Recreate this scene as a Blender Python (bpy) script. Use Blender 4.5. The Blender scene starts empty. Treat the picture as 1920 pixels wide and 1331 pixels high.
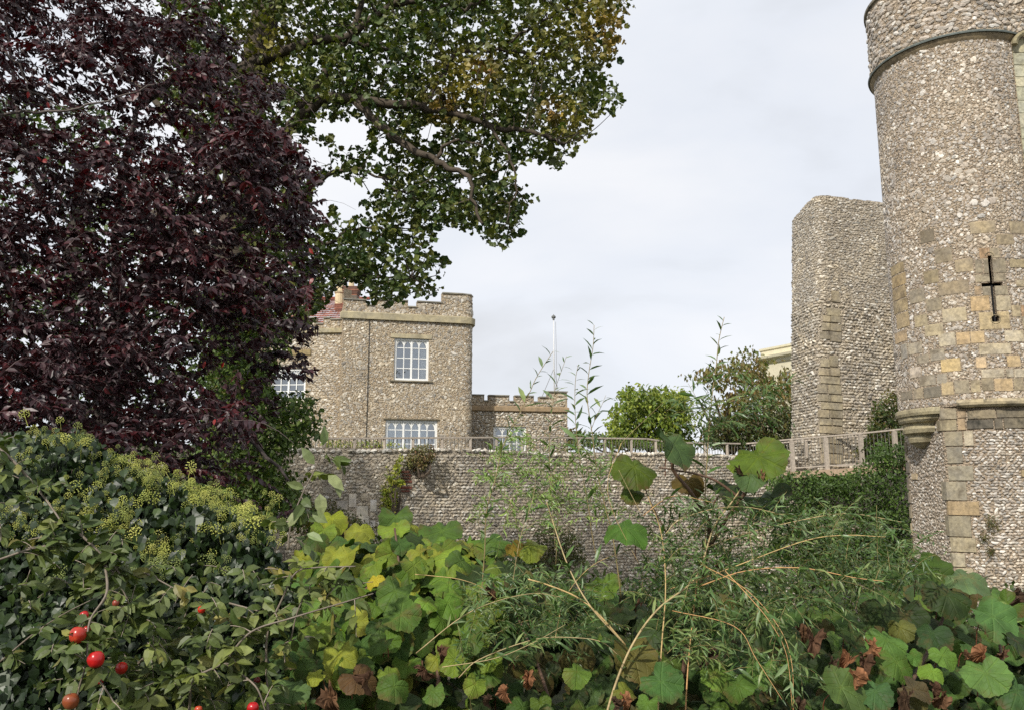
import bpy, math, random
import numpy as np
from mathutils import Matrix, Vector

rng = np.random.default_rng(7)
random.seed(7)
scene = bpy.context.scene

# ------------------------------------------------------------------ camera
F = 1536.0                       # focal length in pixels of the 1920 px wide photograph
PITCH = math.atan((912 - 665.5) / F)
EYE = 1.7
cd = bpy.data.cameras.new('camera')
cam = bpy.data.objects.new('camera', cd)
scene.collection.objects.link(cam)
cam.location = (0, 0, EYE)
cam.rotation_euler = (math.pi / 2 + PITCH, 0, 0)
cd.sensor_width = 36.0
cd.lens = 36.0 * F / 1920.0
cd.clip_end = 3000
scene.camera = cam

# ------------------------------------------------------------------ sky and sun
SUN_DIR = Vector((-0.42, -0.68, 0.68)).normalized()   # towards the sun
world = bpy.data.worlds.new('World')
scene.world = world
world.use_nodes = True
wn, wl = world.node_tree.nodes, world.node_tree.links
wn.clear()
w_out = wn.new('ShaderNodeOutputWorld')
w_bg = wn.new('ShaderNodeBackground')
w_bg.inputs['Strength'].default_value = 0.1
sky = wn.new('ShaderNodeTexSky')
sky.sky_type = 'NISHITA'
sky.sun_disc = False
sky.sun_elevation = math.asin(SUN_DIR.z)
sky.sun_rotation = math.atan2(SUN_DIR.x, SUN_DIR.y)
tc = wn.new('ShaderNodeTexCoord')
mp = wn.new('ShaderNodeMapping')
mp.inputs['Scale'].default_value = (1.0, 1.0, 2.6)
mp.inputs['Location'].default_value = (3.1, 0.4, 0.2)
n1 = wn.new('ShaderNodeTexNoise')
n1.inputs['Scale'].default_value = 1.9
n1.inputs['Detail'].default_value = 6
n1.inputs['Roughness'].default_value = 0.5
n1.inputs['Distortion'].default_value = 0.5
cr = wn.new('ShaderNodeValToRGB')
cr.color_ramp.elements[0].position = 0.33
cr.color_ramp.elements[0].color = (7.5, 7.75, 8.2, 1)
cr.color_ramp.elements[1].position = 0.66
cr.color_ramp.elements[1].color = (9.9, 10.0, 10.3, 1)
e = cr.color_ramp.elements.new(0.47)
e.color = (8.8, 9.15, 9.8, 1)
n2 = wn.new('ShaderNodeTexNoise')
n2.inputs['Scale'].default_value = 1.3
n2.inputs['Detail'].default_value = 4
mr = wn.new('ShaderNodeMapRange')
mr.inputs['From Min'].default_value = 0.35
mr.inputs['From Max'].default_value = 0.6
mr.inputs['To Min'].default_value = 0.9
mr.inputs['To Max'].default_value = 1.0
mx = wn.new('ShaderNodeMixRGB')
wl.new(tc.outputs['Generated'], mp.inputs['Vector'])
wl.new(mp.outputs[0], n1.inputs['Vector'])
wl.new(mp.outputs[0], n2.inputs['Vector'])
wl.new(n1.outputs['Fac'], cr.inputs[0])
wl.new(n2.outputs['Fac'], mr.inputs['Value'])
wl.new(mr.outputs[0], mx.inputs[0])
wl.new(sky.outputs[0], mx.inputs[1])
wl.new(cr.outputs[0], mx.inputs[2])
wl.new(mx.outputs[0], w_bg.inputs['Color'])
wl.new(w_bg.outputs[0], w_out.inputs['Surface'])

sd = bpy.data.lights.new('sun', 'SUN')
sd.energy = 4.2
sd.angle = math.radians(1.5)
sd.color = (1.0, 0.95, 0.86)
sun = bpy.data.objects.new('sun', sd)
scene.collection.objects.link(sun)
sun.rotation_euler = SUN_DIR.to_track_quat('Z', 'Y').to_euler()

scene.view_settings.view_transform = 'Standard'
scene.view_settings.look = 'None'
scene.view_settings.exposure = 0.0
scene.view_settings.gamma = 1.0
scene.view_settings.use_curve_mapping = False
scene.render.engine = 'CYCLES'
scene.cycles.use_denoising = False
scene.cycles.max_bounces = 6
scene.cycles.transparent_max_bounces = 8

# ------------------------------------------------------------------ helpers
SP, CP = math.sin(PITCH), math.cos(PITCH)


def W(px, py, Y):
    """point at depth Y seen at photograph pixel (px, py); arrays allowed"""
    a = (np.asarray(px, float) - 960) / F
    b = (665.5 - np.asarray(py, float)) / F
    dy = CP - b * SP
    k = np.asarray(Y, float) / dy
    return np.stack(np.broadcast_arrays(a * k, k * dy, EYE + k * (SP + b * CP)), -1)


def proj(P):
    P = np.asarray(P, float)
    y, z = P[..., 1], P[..., 2] - EYE
    d = y * CP + z * SP
    u = -y * SP + z * CP
    d = np.where(d > 0.05, d, 0.05)
    return 960 + F * P[..., 0] / d, 665.5 - F * u / d, d


def zat(py, Y):
    return float(W(960, py, Y)[2])


def lin(h):
    h = h.lstrip('#')
    c = np.array([int(h[i:i + 2], 16) / 255 for i in (0, 2, 4)])
    return np.where(c <= 0.04045, c / 12.92, ((c + 0.055) / 1.055) ** 2.4)


def inpoly(x, y, poly):
    x = np.asarray(x, float)
    y = np.asarray(y, float)
    r = np.zeros(x.shape, bool)
    n = len(poly)
    for i in range(n):
        x0, y0 = poly[i]
        x1, y1 = poly[(i + 1) % n]
        if y0 == y1:
            continue
        c = ((y0 > y) != (y1 > y)) & (x < (x1 - x0) * (y - y0) / (y1 - y0) + x0)
        r ^= c
    return r


def nrm(v):
    return v / np.maximum(np.linalg.norm(v, axis=-1, keepdims=True), 1e-9)


def link(o, parent=None):
    scene.collection.objects.link(o)
    if parent is not None:
        o.parent = parent
    return o


def tag(o, label=None, cat=None, group=None, kind=None):
    if label:
        o['label'] = label
    if cat:
        o['category'] = cat
    if group:
        o['group'] = group
    if kind:
        o['kind'] = kind
    return o


def thing(name, label, cat, group=None):
    o = bpy.data.objects.new(name, None)
    o.empty_display_size = 0.1
    scene.collection.objects.link(o)
    return tag(o, label, cat, group)


def make_mesh(name, V, faces, mat, tint=None, luv=None, smooth=False):
    """faces: list of (n,k) index arrays"""
    V = np.ascontiguousarray(V, np.float32)
    me = bpy.data.meshes.new(name)
    me.vertices.add(len(V))
    me.vertices.foreach_set('co', V.ravel())
    faces = [np.asarray(f, np.int32) for f in faces if len(f)]
    idx = np.concatenate([f.ravel() for f in faces])
    tot = np.concatenate([np.full(len(f), f.shape[1], np.int32) for f in faces])
    st = np.concatenate([[0], np.cumsum(tot)[:-1]]).astype(np.int32)
    me.loops.add(len(idx))
    me.loops.foreach_set('vertex_index', idx)
    me.polygons.add(len(tot))
    me.polygons.foreach_set('loop_start', st)
    me.polygons.foreach_set('loop_total', tot)
    me.polygons.foreach_set('use_smooth', np.full(len(tot), bool(smooth)))
    if mat is not None:
        me.materials.append(mat)
    c = me.attributes.new('tint', 'FLOAT_COLOR', 'POINT')
    col = np.ones((len(V), 4), np.float32)
    if tint is not None:
        col[:, :3] = tint
    c.data.foreach_set('color', col.ravel())
    if luv is not None:
        a = me.attributes.new('luv', 'FLOAT_VECTOR', 'POINT')
        a.data.foreach_set('vector', np.ascontiguousarray(luv, np.float32).ravel())
    me.update(calc_edges=True)
    return me


class MB:
    def __init__(s):
        s.V, s.T, s.Q, s.C, s.n = [], [], [], [], 0

    def add(s, V, tris=None, quads=None, col=(1, 1, 1)):
        V = np.asarray(V, float).reshape(-1, 3)
        s.V.append(V)
        s.C.append(np.broadcast_to(np.asarray(col, float), (len(V), 3)))
        if tris is not None and len(tris):
            s.T.append(np.asarray(tris) + s.n)
        if quads is not None and len(quads):
            s.Q.append(np.asarray(quads) + s.n)
        s.n += len(V)

    def box(s, c, size, ax=None, col=(1, 1, 1), bev=0.0):
        """box centred at c, size (x,y,z), ax: 3x3 rows = axes; bev: bevelled front (-y) edge"""
        hx, hy, hz = [q / 2 for q in size]
        ax = np.eye(3) if ax is None else np.asarray(ax, float)
        if bev:
            b = bev
            L = [(-hx, -hz), (hx, -hz), (hx, hz), (-hx, hz)]
            v = [(x, hy, z) for x, z in L] + [(x, -hy + b, z) for x, z in L] + \
                [(x - math.copysign(b, x), -hy, z - math.copysign(b, z)) for x, z in L]
            q = []
            for r in (0, 4):
                for i in range(4):
                    j = (i + 1) % 4
                    q.append((r + i, r + 4 + i, r + 4 + j, r + j))
            q.append((8, 9, 10, 11))
            q.append((3, 2, 1, 0))
        else:
            v = [(x, y, z) for z in (-hz, hz) for y in (-hy, hy) for x in (-hx, hx)]
            q = [(0, 2, 3, 1), (4, 5, 7, 6), (0, 1, 5, 4), (2, 6, 7, 3), (0, 4, 6, 2), (1, 3, 7, 5)]
        s.add(np.array(v) @ ax + np.asarray(c, float), quads=q, col=col)

    def tube(s, P, R, sides=6, col=(1, 1, 1), cap=True):
        P = np.asarray(P, float)
        n = len(P)
        R = np.broadcast_to(np.asarray(R, float), (n,))
        T = nrm(np.gradient(P, axis=0))
        up = np.array([0, 0, 1.0]) if abs(T[0, 2]) < 0.9 else np.array([1.0, 0, 0])
        A = nrm(np.cross(T, up))
        for i in range(1, n):                         # keep the frame from flipping
            if (A[i] * A[i - 1]).sum() < 0:
                A[i] = -A[i]
        B = np.cross(T, A)
        t = np.arange(sides) * 2 * math.pi / sides
        ring = A[:, None, :] * np.cos(t)[None, :, None] + B[:, None, :] * np.sin(t)[None, :, None]
        V = P[:, None, :] + ring * R[:, None, None]
        q = []
        for i in range(n - 1):
            for j in range(sides):
                k = (j + 1) % sides
                q.append((i * sides + j, i * sides + k, (i + 1) * sides + k, (i + 1) * sides + j))
        V = V.reshape(-1, 3)
        t_ = []
        if cap:
            V = np.vstack([V, P[:1], P[-1:]])
            for j in range(sides):
                k = (j + 1) % sides
                t_.append((n * sides, k, j))
                t_.append((n * sides + 1, (n - 1) * sides + j, (n - 1) * sides + k))
        s.add(V, tris=t_, quads=q, col=col)

    def lathe(s, c, prof, n=24, col=(1, 1, 1), a0=0, a1=2 * math.pi, sx=1, sy=1, rot=0):
        t = np.linspace(a0, a1, n + 1)
        V = []
        for r, z in prof:
            x, y = r * np.cos(t) * sx, r * np.sin(t) * sy
            V.append(np.stack([c[0] + x * math.cos(rot) - y * math.sin(rot),
                               c[1] + x * math.sin(rot) + y * math.cos(rot), np.full(n + 1, c[2] + z)], -1))
        V = np.concatenate(V)
        q = [(i * (n + 1) + j, i * (n + 1) + j + 1, (i + 1) * (n + 1) + j + 1, (i + 1) * (n + 1) + j)
             for i in range(len(prof) - 1) for j in range(n)]
        s.add(V, quads=q, col=col)

    def build(s, name, mat, parent=None, smooth=False, tagkind=None):
        V = np.concatenate(s.V)
        me = make_mesh(name, V, ([np.concatenate(s.T)] if s.T else []) + ([np.concatenate(s.Q)] if s.Q else []),
                       mat, np.concatenate(s.C), None, smooth)
        o = bpy.data.objects.new(name, me)
        link(o, parent)
        if tagkind:
            o['kind'] = tagkind
        return o


def smooth_line(pts, n=None, k=6):
    """Catmull-Rom through points"""
    P = np.asarray(pts, float)
    if len(P) < 3:
        t = np.linspace(0, 1, (n or k) + 1)[:, None]
        return P[0] * (1 - t) + P[-1] * t
    Q = np.vstack([2 * P[0] - P[1], P, 2 * P[-1] - P[-2]])
    out = []
    for i in range(1, len(Q) - 2):
        for t in np.linspace(0, 1, k, endpoint=False):
            a, b, c, d = Q[i - 1], Q[i], Q[i + 1], Q[i + 2]
            out.append(0.5 * (2 * b + (c - a) * t + (2 * a - 5 * b + 4 * c - d) * t * t + (-a + 3 * b - 3 * c + d) * t ** 3))
    out.append(P[-1])
    return np.array(out)


# ------------------------------------------------------------------ materials
def mat_base(name):
    m = bpy.data.materials.new(name)
    m.use_nodes = True
    nt = m.node_tree
    nt.nodes.clear()
    out = nt.nodes.new('ShaderNodeOutputMaterial')
    b = nt.nodes.new('ShaderNodeBsdfPrincipled')
    nt.links.new(b.outputs[0], out.inputs[0])
    return m, nt, b, out


def nn(nt, t, **kw):
    n = nt.nodes.new(t)
    for k, v in kw.items():
        if k in n.inputs:
            n.inputs[k].default_value = v
        else:
            setattr(n, k, v)
    return n


def mul(nt, a, b, fac=1.0):
    m = nt.nodes.new('ShaderNodeMixRGB')
    m.blend_type = 'MULTIPLY'
    m.inputs[0].default_value = fac
    for i, v in ((1, a), (2, b)):
        if hasattr(v, 'links') or hasattr(v, 'is_output'):
            nt.links.new(v, m.inputs[i])
        else:
            m.inputs[i].default_value = v
    return m.outputs[0]


def ramp(nt, fac, stops):
    r = nt.nodes.new('ShaderNodeValToRGB')
    el = r.color_ramp.elements
    while len(el) > 1:
        el.remove(el[-1])
    for i, (p, c) in enumerate(stops):
        e = el[0] if i == 0 else el.new(p)
        e.position = p
        if not hasattr(c, '__len__'):
            c = (c, c, c)
        e.color = tuple(c) + (1,)
    nt.links.new(fac, r.inputs[0])
    return r.outputs[0]


def tint_color(nt):
    a = nn(nt, 'ShaderNodeAttribute', attribute_name='tint')
    o = nt.nodes.new('ShaderNodeObjectInfo')
    return mul(nt, a.outputs['Color'], o.outputs['Color'])


def noise(nt, scale, detail=4, rough=0.55, coord=None, dist=0.0):
    n = nn(nt, 'ShaderNodeTexNoise', Scale=scale, Detail=detail, Roughness=rough, Distortion=dist)
    if coord is not None:
        nt.links.new(coord, n.inputs['Vector'])
    return n.outputs['Fac']


def objco(nt):
    return nt.nodes.new('ShaderNodeNewGeometry').outputs['Position']


def bump(nt, b, h, strength=0.5, dist=0.02):
    n = nn(nt, 'ShaderNodeBump', Strength=strength, Distance=dist)
    nt.links.new(h, n.inputs['Height'])
    nt.links.new(n.outputs[0], b.inputs['Normal'])


def mat_leaf(name, transl=0.3, rough=0.45, spec=0.5, veins=False, var=(0.72, 1.25), nscale=30, tcol=(1.1, 1.25, 0.5), blotch=0.0):
    m, nt, b, out = mat_base(name)
    co = objco(nt)
    c = tint_color(nt)
    c = mul(nt, c, ramp(nt, noise(nt, nscale, 3, coord=co), [(0.3, var[0]), (0.7, var[1])]))
    if blotch:
        f = ramp(nt, noise(nt, nscale * 0.55, 5, 0.7, coord=co), [(0.56, 0), (0.66, blotch)])
        mm = nt.nodes.new('ShaderNodeMixRGB')
        nt.links.new(f, mm.inputs[0])
        nt.links.new(c, mm.inputs[1])
        mm.inputs[2].default_value = (0.13, 0.07, 0.03, 1)
        c = mm.outputs[0]
    if veins:
        a = nn(nt, 'ShaderNodeAttribute', attribute_name='luv')
        sx = nt.nodes.new('ShaderNodeSeparateXYZ')
        nt.links.new(a.outputs['Vector'], sx.inputs[0])
        X, Y = sx.outputs[0], sx.outputs[1]

        def M(op, p, q=None, r=None):
            n = nt.nodes.new('ShaderNodeMath')
            n.operation = op
            for i, v in enumerate((p, q, r)):
                if v is None:
                    continue
                if isinstance(v, (int, float)):
                    n.inputs[i].default_value = v
                else:
                    nt.links.new(v, n.inputs[i])
            return n.outputs[0]
        best = None
        for ang in (90, 47, 133, 5, 175, -42, 222):
            ca, sa = math.cos(math.radians(ang)), math.sin(math.radians(ang))
            along = M('ADD', M('MULTIPLY', X, ca), M('MULTIPLY', Y, sa))
            dist = M('ABSOLUTE', M('SUBTRACT', M('MULTIPLY', X, sa), M('MULTIPLY', Y, ca)))
            # side veins: stripes slanting away from the main vein
            d = M('ADD', dist, M('MULTIPLY', M('LESS_THAN', along, 0.0), 9.0))
            if best is None:
                best, al = d, along
            else:
                lt = M('LESS_THAN', d, best)
                al = M('ADD', M('MULTIPLY', lt, along), M('MULTIPLY', M('SUBTRACT', 1.0, lt), al))
                best = M('MINIMUM', best, d)
        main = M('SUBTRACT', 1.0, M('MINIMUM', M('MULTIPLY', best, 38.0), 1.0))
        ph = M('MULTIPLY', M('SUBTRACT', al, M('MULTIPLY', best, 0.9)), 44.0)
        side = M('MAXIMUM', M('SUBTRACT', M('MULTIPLY', M('SINE', ph), 1.0), 0.72), 0.0)
        v = M('MINIMUM', M('ADD', M('MULTIPLY', main, 0.75), M('MULTIPLY', side, 1.2)), 1.0)
        mm = nt.nodes.new('ShaderNodeMixRGB')
        nt.links.new(M('MULTIPLY', v, 0.5), mm.inputs[0])
        nt.links.new(c, mm.inputs[1])
        mm.blend_type = 'MIX'
        nt.links.new(mul(nt, c, (1.9, 1.7, 1.5, 1)), mm.inputs[2])
        c = mm.outputs[0]
        bump(nt, b, M('MULTIPLY', v, -1.0), 0.7, 0.006)
        rad = M('SQRT', M('ADD', M('MULTIPLY', X, X), M('MULTIPLY', Y, Y)))
        rim = M('MULTIPLY', M('MAXIMUM', M('SUBTRACT', rad, 0.36), 0.0), 5.0)
        rim = M('MULTIPLY', M('MINIMUM', rim, 1.0), M('MINIMUM', M('MULTIPLY', M('MAXIMUM', M('SUBTRACT', noise(nt, 9, 5, 0.7, co), 0.5), 0.0), 7.0), 1.0))
        m3 = nt.nodes.new('ShaderNodeMixRGB')
        nt.links.new(M('MULTIPLY', rim, 0.75), m3.inputs[0])
        nt.links.new(c, m3.inputs[1])
        m3.inputs[2].default_value = (0.11, 0.055, 0.025, 1)
        c = m3.outputs[0]
    nt.links.new(c, b.inputs['Base Color'])
    b.inputs['Roughness'].default_value = rough
    b.inputs['Specular IOR Level'].default_value = spec
    if transl:
        t = nt.nodes.new('ShaderNodeBsdfTranslucent')
        nt.links.new(mul(nt, c, tuple(tcol) + (1,)), t.inputs[0])
        mx = nt.nodes.new('ShaderNodeMixShader')
        mx.inputs[0].default_value = transl
        nt.links.new(b.outputs[0], mx.inputs[1])
        nt.links.new(t.outputs[0], mx.inputs[2])
        nt.links.new(mx.outputs[0], out.inputs[0])
    return m


def mat_stone(name, lo=0.7, hi=1.25, sc=22, rough=0.75, bstr=0.5, stain=0.0, stain_col=(0.03, 0.028, 0.02)):
    m, nt, b, out = mat_base(name)
    co = objco(nt)
    c = mul(nt, tint_color(nt), ramp(nt, noise(nt, sc, 5, 0.65, co), [(0.3, lo), (0.7, hi)]))
    if name == 'flint':
        c = mul(nt, c, ramp(nt, noise(nt, 0.7, 5, 0.6, co, 0.8), [(0.34, (0.78, 0.77, 0.76)), (0.5, (1.0, 1.0, 1.0)), (0.68, (1.16, 1.1, 0.98))]))
    if name != 'flint':
        c = mul(nt, c, ramp(nt, noise(nt, 3.7, 3, 0.6, co), [(0.35, (1.1, 1.08, 1.0)), (0.65, (0.86, 0.87, 0.9))]))
    if stain:
        f = ramp(nt, noise(nt, 2.6, 6, 0.7, co, 0.6), [(0.50, 0), (0.66, stain)])
        mm = nt.nodes.new('ShaderNodeMixRGB')
        nt.links.new(f, mm.inputs[0])
        nt.links.new(c, mm.inputs[1])
        mm.inputs[2].default_value = tuple(stain_col) + (1,)
        c = mm.outputs[0]
    nt.links.new(c, b.inputs['Base Color'])
    b.inputs['Roughness'].default_value = rough
    bump(nt, b, noise(nt, sc * 1.6, 6, 0.7, co), bstr, 0.03 if name == 'flint' else 0.012)
    return m


def mat_mortar(name, c0, c1, chips=0.6):
    """lime mortar galleted with small flint chips"""
    m, nt, b, out = mat_base(name)
    co = objco(nt)
    v = nn(nt, 'ShaderNodeTexVoronoi', Scale=24.0)
    nt.links.new(co, v.inputs['Vector'])
    sep = nt.nodes.new('ShaderNodeSeparateColor')
    nt.links.new(v.outputs['Color'], sep.inputs[0])
    chip = ramp(nt, sep.outputs[0], [(0.0, lin('#35302b')), (0.25, lin('#6e6459')), (0.5, lin('#8d7f6c')), (0.72, lin('#a3917c')), (0.86, lin('#cfc4b4')), (1.0, lin('#7d6a5c'))])
    base = ramp(nt, noise(nt, 1.3, 6, 0.65, co), [(0.3, c0), (0.7, c1)])
    f = ramp(nt, v.outputs['Distance'], [(0.42, chips), (0.56, 0)])
    mm = nt.nodes.new('ShaderNodeMixRGB')
    nt.links.new(f, mm.inputs[0])
    nt.links.new(base, mm.inputs[1])
    nt.links.new(chip, mm.inputs[2])
    c = mul(nt, mm.outputs[0], ramp(nt, noise(nt, 40, 3, 0.6, co), [(0.3, 0.75), (0.7, 1.15)]))
    nt.links.new(c, b.inputs['Base Color'])
    b.inputs['Roughness'].default_value = 0.9
    add = nt.nodes.new('ShaderNodeMath')
    add.operation = 'SUBTRACT'
    nt.links.new(noise(nt, 30, 4, 0.7, co), add.inputs[0])
    nt.links.new(v.outputs['Distance'], add.inputs[1])
    bump(nt, b, add.outputs[0], 0.9, 0.05)
    return m


def mat_plain(name, col, rough=0.6, var=0.15, sc=15, metallic=0.0, bstr=0.2, spec=0.5):
    m, nt, b, out = mat_base(name)
    co = objco(nt)
    c = mul(nt, mul(nt, tuple(col) + (1,), tint_color(nt)), ramp(nt, noise(nt, sc, 5, 0.6, co), [(0.3, 1 - var), (0.7, 1 + var)]))
    nt.links.new(c, b.inputs['Base Color'])
    b.inputs['Roughness'].default_value = rough
    b.inputs['Metallic'].default_value = metallic
    b.inputs['Specular IOR Level'].default_value = spec
    if bstr:
        bump(nt, b, noise(nt, sc * 3, 4, 0.6, co), bstr, 0.01)
    return m


M_FLINT = mat_stone('flint', 0.75, 1.25, 26, 0.42, 0.5)
M_ASHLAR = mat_stone('sandstone', 0.62, 1.22, 14, 0.85, 0.55, stain=0.55, stain_col=lin('#5b4c38') * 0.7)
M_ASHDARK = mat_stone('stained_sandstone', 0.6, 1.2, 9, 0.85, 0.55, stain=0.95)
M_MORT_T = mat_mortar('tower_mortar', lin('#a8957f'), lin('#c2b097'), 0.65)
M_MORT_H = mat_mortar('house_mortar', lin('#b09c80'), lin('#cbb99c'), 0.6)
M_MORT_W = mat_mortar('wall_mortar', lin('#a89b88'), lin('#c4b8a4'), 0.5)
M_CORN = mat_stone('band_stone', 0.75, 1.15, 7, 0.85, 0.4, stain=0.35, stain_col=lin('#5a4f38'))
M_WHITE = mat_plain('white_paint', (0.86, 0.86, 0.83), 0.45, 0.05, 8, bstr=0.05)
M_CREAM = mat_plain('cream_render', lin('#d8d0b4') * 0.9, 0.8, 0.07, 3)
M_WOOD = mat_plain('weathered_oak', lin('#aa9f92'), 0.8, 0.25, 14, bstr=0.5)
M_STEEL = mat_plain('grey_steel', (0.25, 0.25, 0.24), 0.5, 0.1, 10, metallic=0.3)
M_BARK = mat_plain('bark', (1, 1, 1), 0.85, 0.35, 18, bstr=0.8)
M_TWIG = mat_plain('twig', (1, 1, 1), 0.6, 0.2, 30, bstr=0.3)
M_TILE = mat_plain('clay_tile', (1, 1, 1), 0.8, 0.25, 9, bstr=0.4)
M_POT = mat_plain('buff_clay', lin('#cdbb98'), 0.8, 0.15, 9)
M_LEAD = mat_plain('lead', (0.15, 0.155, 0.15), 0.6, 0.3, 9)
M_DARK = mat_plain('interior_shade', (0.02, 0.02, 0.022), 0.9, 0.1, 3)  # near-black colour stands in for the shade inside turret and rooms
M_CURTAIN = mat_plain('curtain_cloth', (1, 1, 1), 0.9, 0.08, 4)
M_BLACKIRON = mat_plain('black_pipe', (0.02, 0.02, 0.02), 0.5, 0.1, 8)

M_PLUM = mat_leaf('plum_leaf', 0.16, 0.45, 0.6, nscale=16, tcol=(1.6, 0.35, 0.35), var=(0.65, 1.35))
M_SYC = mat_leaf('sycamore_leaf', 0.22, 0.5, 0.4, nscale=3, var=(0.7, 1.35), tcol=(1.1, 1.3, 0.4))
M_IVY = mat_leaf('ivy_leaf', 0.08, 0.42, 0.4, nscale=14)
M_APPLEL = mat_leaf('apple_leaf', 0.2, 0.5, 0.4, nscale=30)
M_VINE = mat_leaf('vine_leaf', 0.17, 0.6, 0.22, veins=True, nscale=14, blotch=0.35)
M_DEAD = mat_leaf('withered_leaf', 0.12, 0.8, 0.2, nscale=40, var=(0.5, 1.4), tcol=(1.1, 0.9, 0.6))
M_WILL = mat_leaf('willow_leaf', 0.25, 0.4, 0.5, nscale=20)
M_SHRUB = mat_leaf('shrub_leaf', 0.2, 0.5, 0.4, nscale=2.0, var=(0.7, 1.3))
M_UMBEL = mat_plain('ivy_flower', (1, 1, 1), 0.7, 0.25, 60, bstr=0)

# glass: mirror the sky at the surface, see the room through it
M_GLASS, nt, b, out = mat_base('window_glass')
nt.nodes.remove(b)
gl = nn(nt, 'ShaderNodeBsdfGlossy', Roughness=0.03)
gl.inputs['Color'].default_value = (0.9, 0.95, 1, 1)
tr = nt.nodes.new('ShaderNodeBsdfTransparent')
tr.inputs[0].default_value = (0.85, 0.9, 0.9, 1)
fr = nn(nt, 'ShaderNodeFresnel', IOR=1.6)
ad = nt.nodes.new('ShaderNodeMath')
ad.operation = 'MULTIPLY_ADD'
ad.inputs[1].default_value = 1.0
ad.inputs[2].default_value = 0.24
nt.links.new(fr.outputs[0], ad.inputs[0])
mxs = nt.nodes.new('ShaderNodeMixShader')
nt.links.new(ad.outputs[0], mxs.inputs[0])
nt.links.new(tr.outputs[0], mxs.inputs[1])
nt.links.new(gl.outputs[0], mxs.inputs[2])
nt.links.new(mxs.outputs[0], out.inputs[0])

# apple skin
M_APPLE, nt, b, out = mat_base('apple_skin')
co = objco(nt)
c = mul(nt, tint_color(nt), ramp(nt, noise(nt, 28, 3, 0.5, co), [(0.35, (0.85, 0.7, 0.6)), (0.62, (1, 1, 1)), (0.8, (1.5, 3.0, 2.0))]))
nt.links.new(c, b.inputs['Base Color'])
b.inputs['Roughness'].default_value = 0.28


# ------------------------------------------------------------------ scatter: stones, leaves, flower heads
CAMP = np.array([0, 0, EYE])
ALBEDO = {'plum_leaf': 0.68, 'sycamore_leaf': 0.72, 'ivy_leaf': 0.7, 'apple_leaf': 0.85, 'shrub_leaf': 0.85, 'willow_leaf': 0.95}


def scatter(name, parent, mat, temps, tid, pos, ex, ey, ez, scl, tint, n_ind=300, luv=False, smooth=False, stuff_name=None,
            labels=None, stuff_tid=None, stuff_temps=None, mid=None):
    """temps: list of (V,F); every copy i = temps[tid[i]] in the frame ex,ey,ez scaled by scl[i] (n,3).
    The n_ind that show largest are objects of their own sharing their template's mesh, the rest one mesh."""
    n = len(pos)
    if n == 0:
        return
    tint = np.asarray(tint) * ALBEDO.get(mat.name, 1.0)
    scl = np.asarray(scl, float)
    if scl.ndim == 1:
        scl = np.repeat(scl[:, None], 3, 1)
    px, py, d = proj(pos)
    vis = (px > -10) & (px < 1930) & (py > -10) & (py < 1341)
    imp = scl[:, 0] * scl[:, 1] / d ** 2 * np.where(vis, 1, 1e-3)
    if mid is not None:
        imp = imp * mid
    order = np.argsort(-imp)
    ind = order[:n_ind]
    rest = order[n_ind:]
    if n_ind:
        meshes = {}
        for i in ind:
            t = int(tid[i])
            if t not in meshes:
                V, Fc = temps[t]
                meshes[t] = make_mesh(name, V, [Fc], mat, None, V if luv else None, smooth)
            o = bpy.data.objects.new(name, meshes[t])
            A = np.eye(4)
            A[:3, 0] = ex[i] * scl[i, 0]
            A[:3, 1] = ey[i] * scl[i, 1]
            A[:3, 2] = ez[i] * scl[i, 2]
            A[:3, 3] = pos[i]
            scene.collection.objects.link(o)
            o.parent = parent
            o.matrix_basis = Matrix(A.tolist())
            o.color = (float(tint[i][0]), float(tint[i][1]), float(tint[i][2]), 1)
            if labels is not None and labels[i]:
                o['label'] = labels[i]
    if len(rest):
        if stuff_temps is not None:
            temps = stuff_temps
        Vs, Fs, Cs, Us, off = [], [], [], [], 0
        for t in range(len(temps)):
            sel = rest[(tid[rest] % len(temps)) == t]
            if not len(sel):
                continue
            V, Fc = temps[t]
            V = np.asarray(V, float)
            Wv = pos[sel][:, None, :] + (V[None, :, 0:1] * (scl[sel, 0:1] * ex[sel])[:, None, :] +
                                         V[None, :, 1:2] * (scl[sel, 1:2] * ey[sel])[:, None, :] +
                                         V[None, :, 2:3] * (scl[sel, 2:3] * ez[sel])[:, None, :])
            Vs.append(Wv.reshape(-1, 3))
            Fs.append((np.asarray(Fc)[None] + (np.arange(len(sel)) * len(V))[:, None, None]).reshape(-1, 3) + off)
            Cs.append(np.repeat(np.asarray(tint)[sel], len(V), 0))
            if luv:
                Us.append(np.tile(V, (len(sel), 1)))
            off += len(sel) * len(V)
        sn = stuff_name or name + '_mass'
        me = make_mesh(sn, np.concatenate(Vs), [np.concatenate(Fs)], mat, np.concatenate(Cs), np.concatenate(Us) if luv else None, smooth)
        o = bpy.data.objects.new(sn, me)
        link(o, parent)
        o['kind'] = 'stuff'


def frames(ax, up):
    """ey along ax (leaf length), ez near up (leaf normal)"""
    ey = nrm(ax)
    ex = nrm(np.cross(ey, up))
    ez = np.cross(ex, ey)
    return ex, ey, ez


def rdir(n, zs=1.0):
    v = rng.normal(size=(n, 3))
    v[:, 2] *= zs
    return nrm(v)


def pick(pal, n, w=None):
    P = np.array([lin(c) for c in pal])
    w = None if w is None else np.array(w) / sum(w)
    i = rng.choice(len(P), n, p=w)
    return P[i] * rng.uniform(0.85, 1.15, (n, 1))


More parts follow.
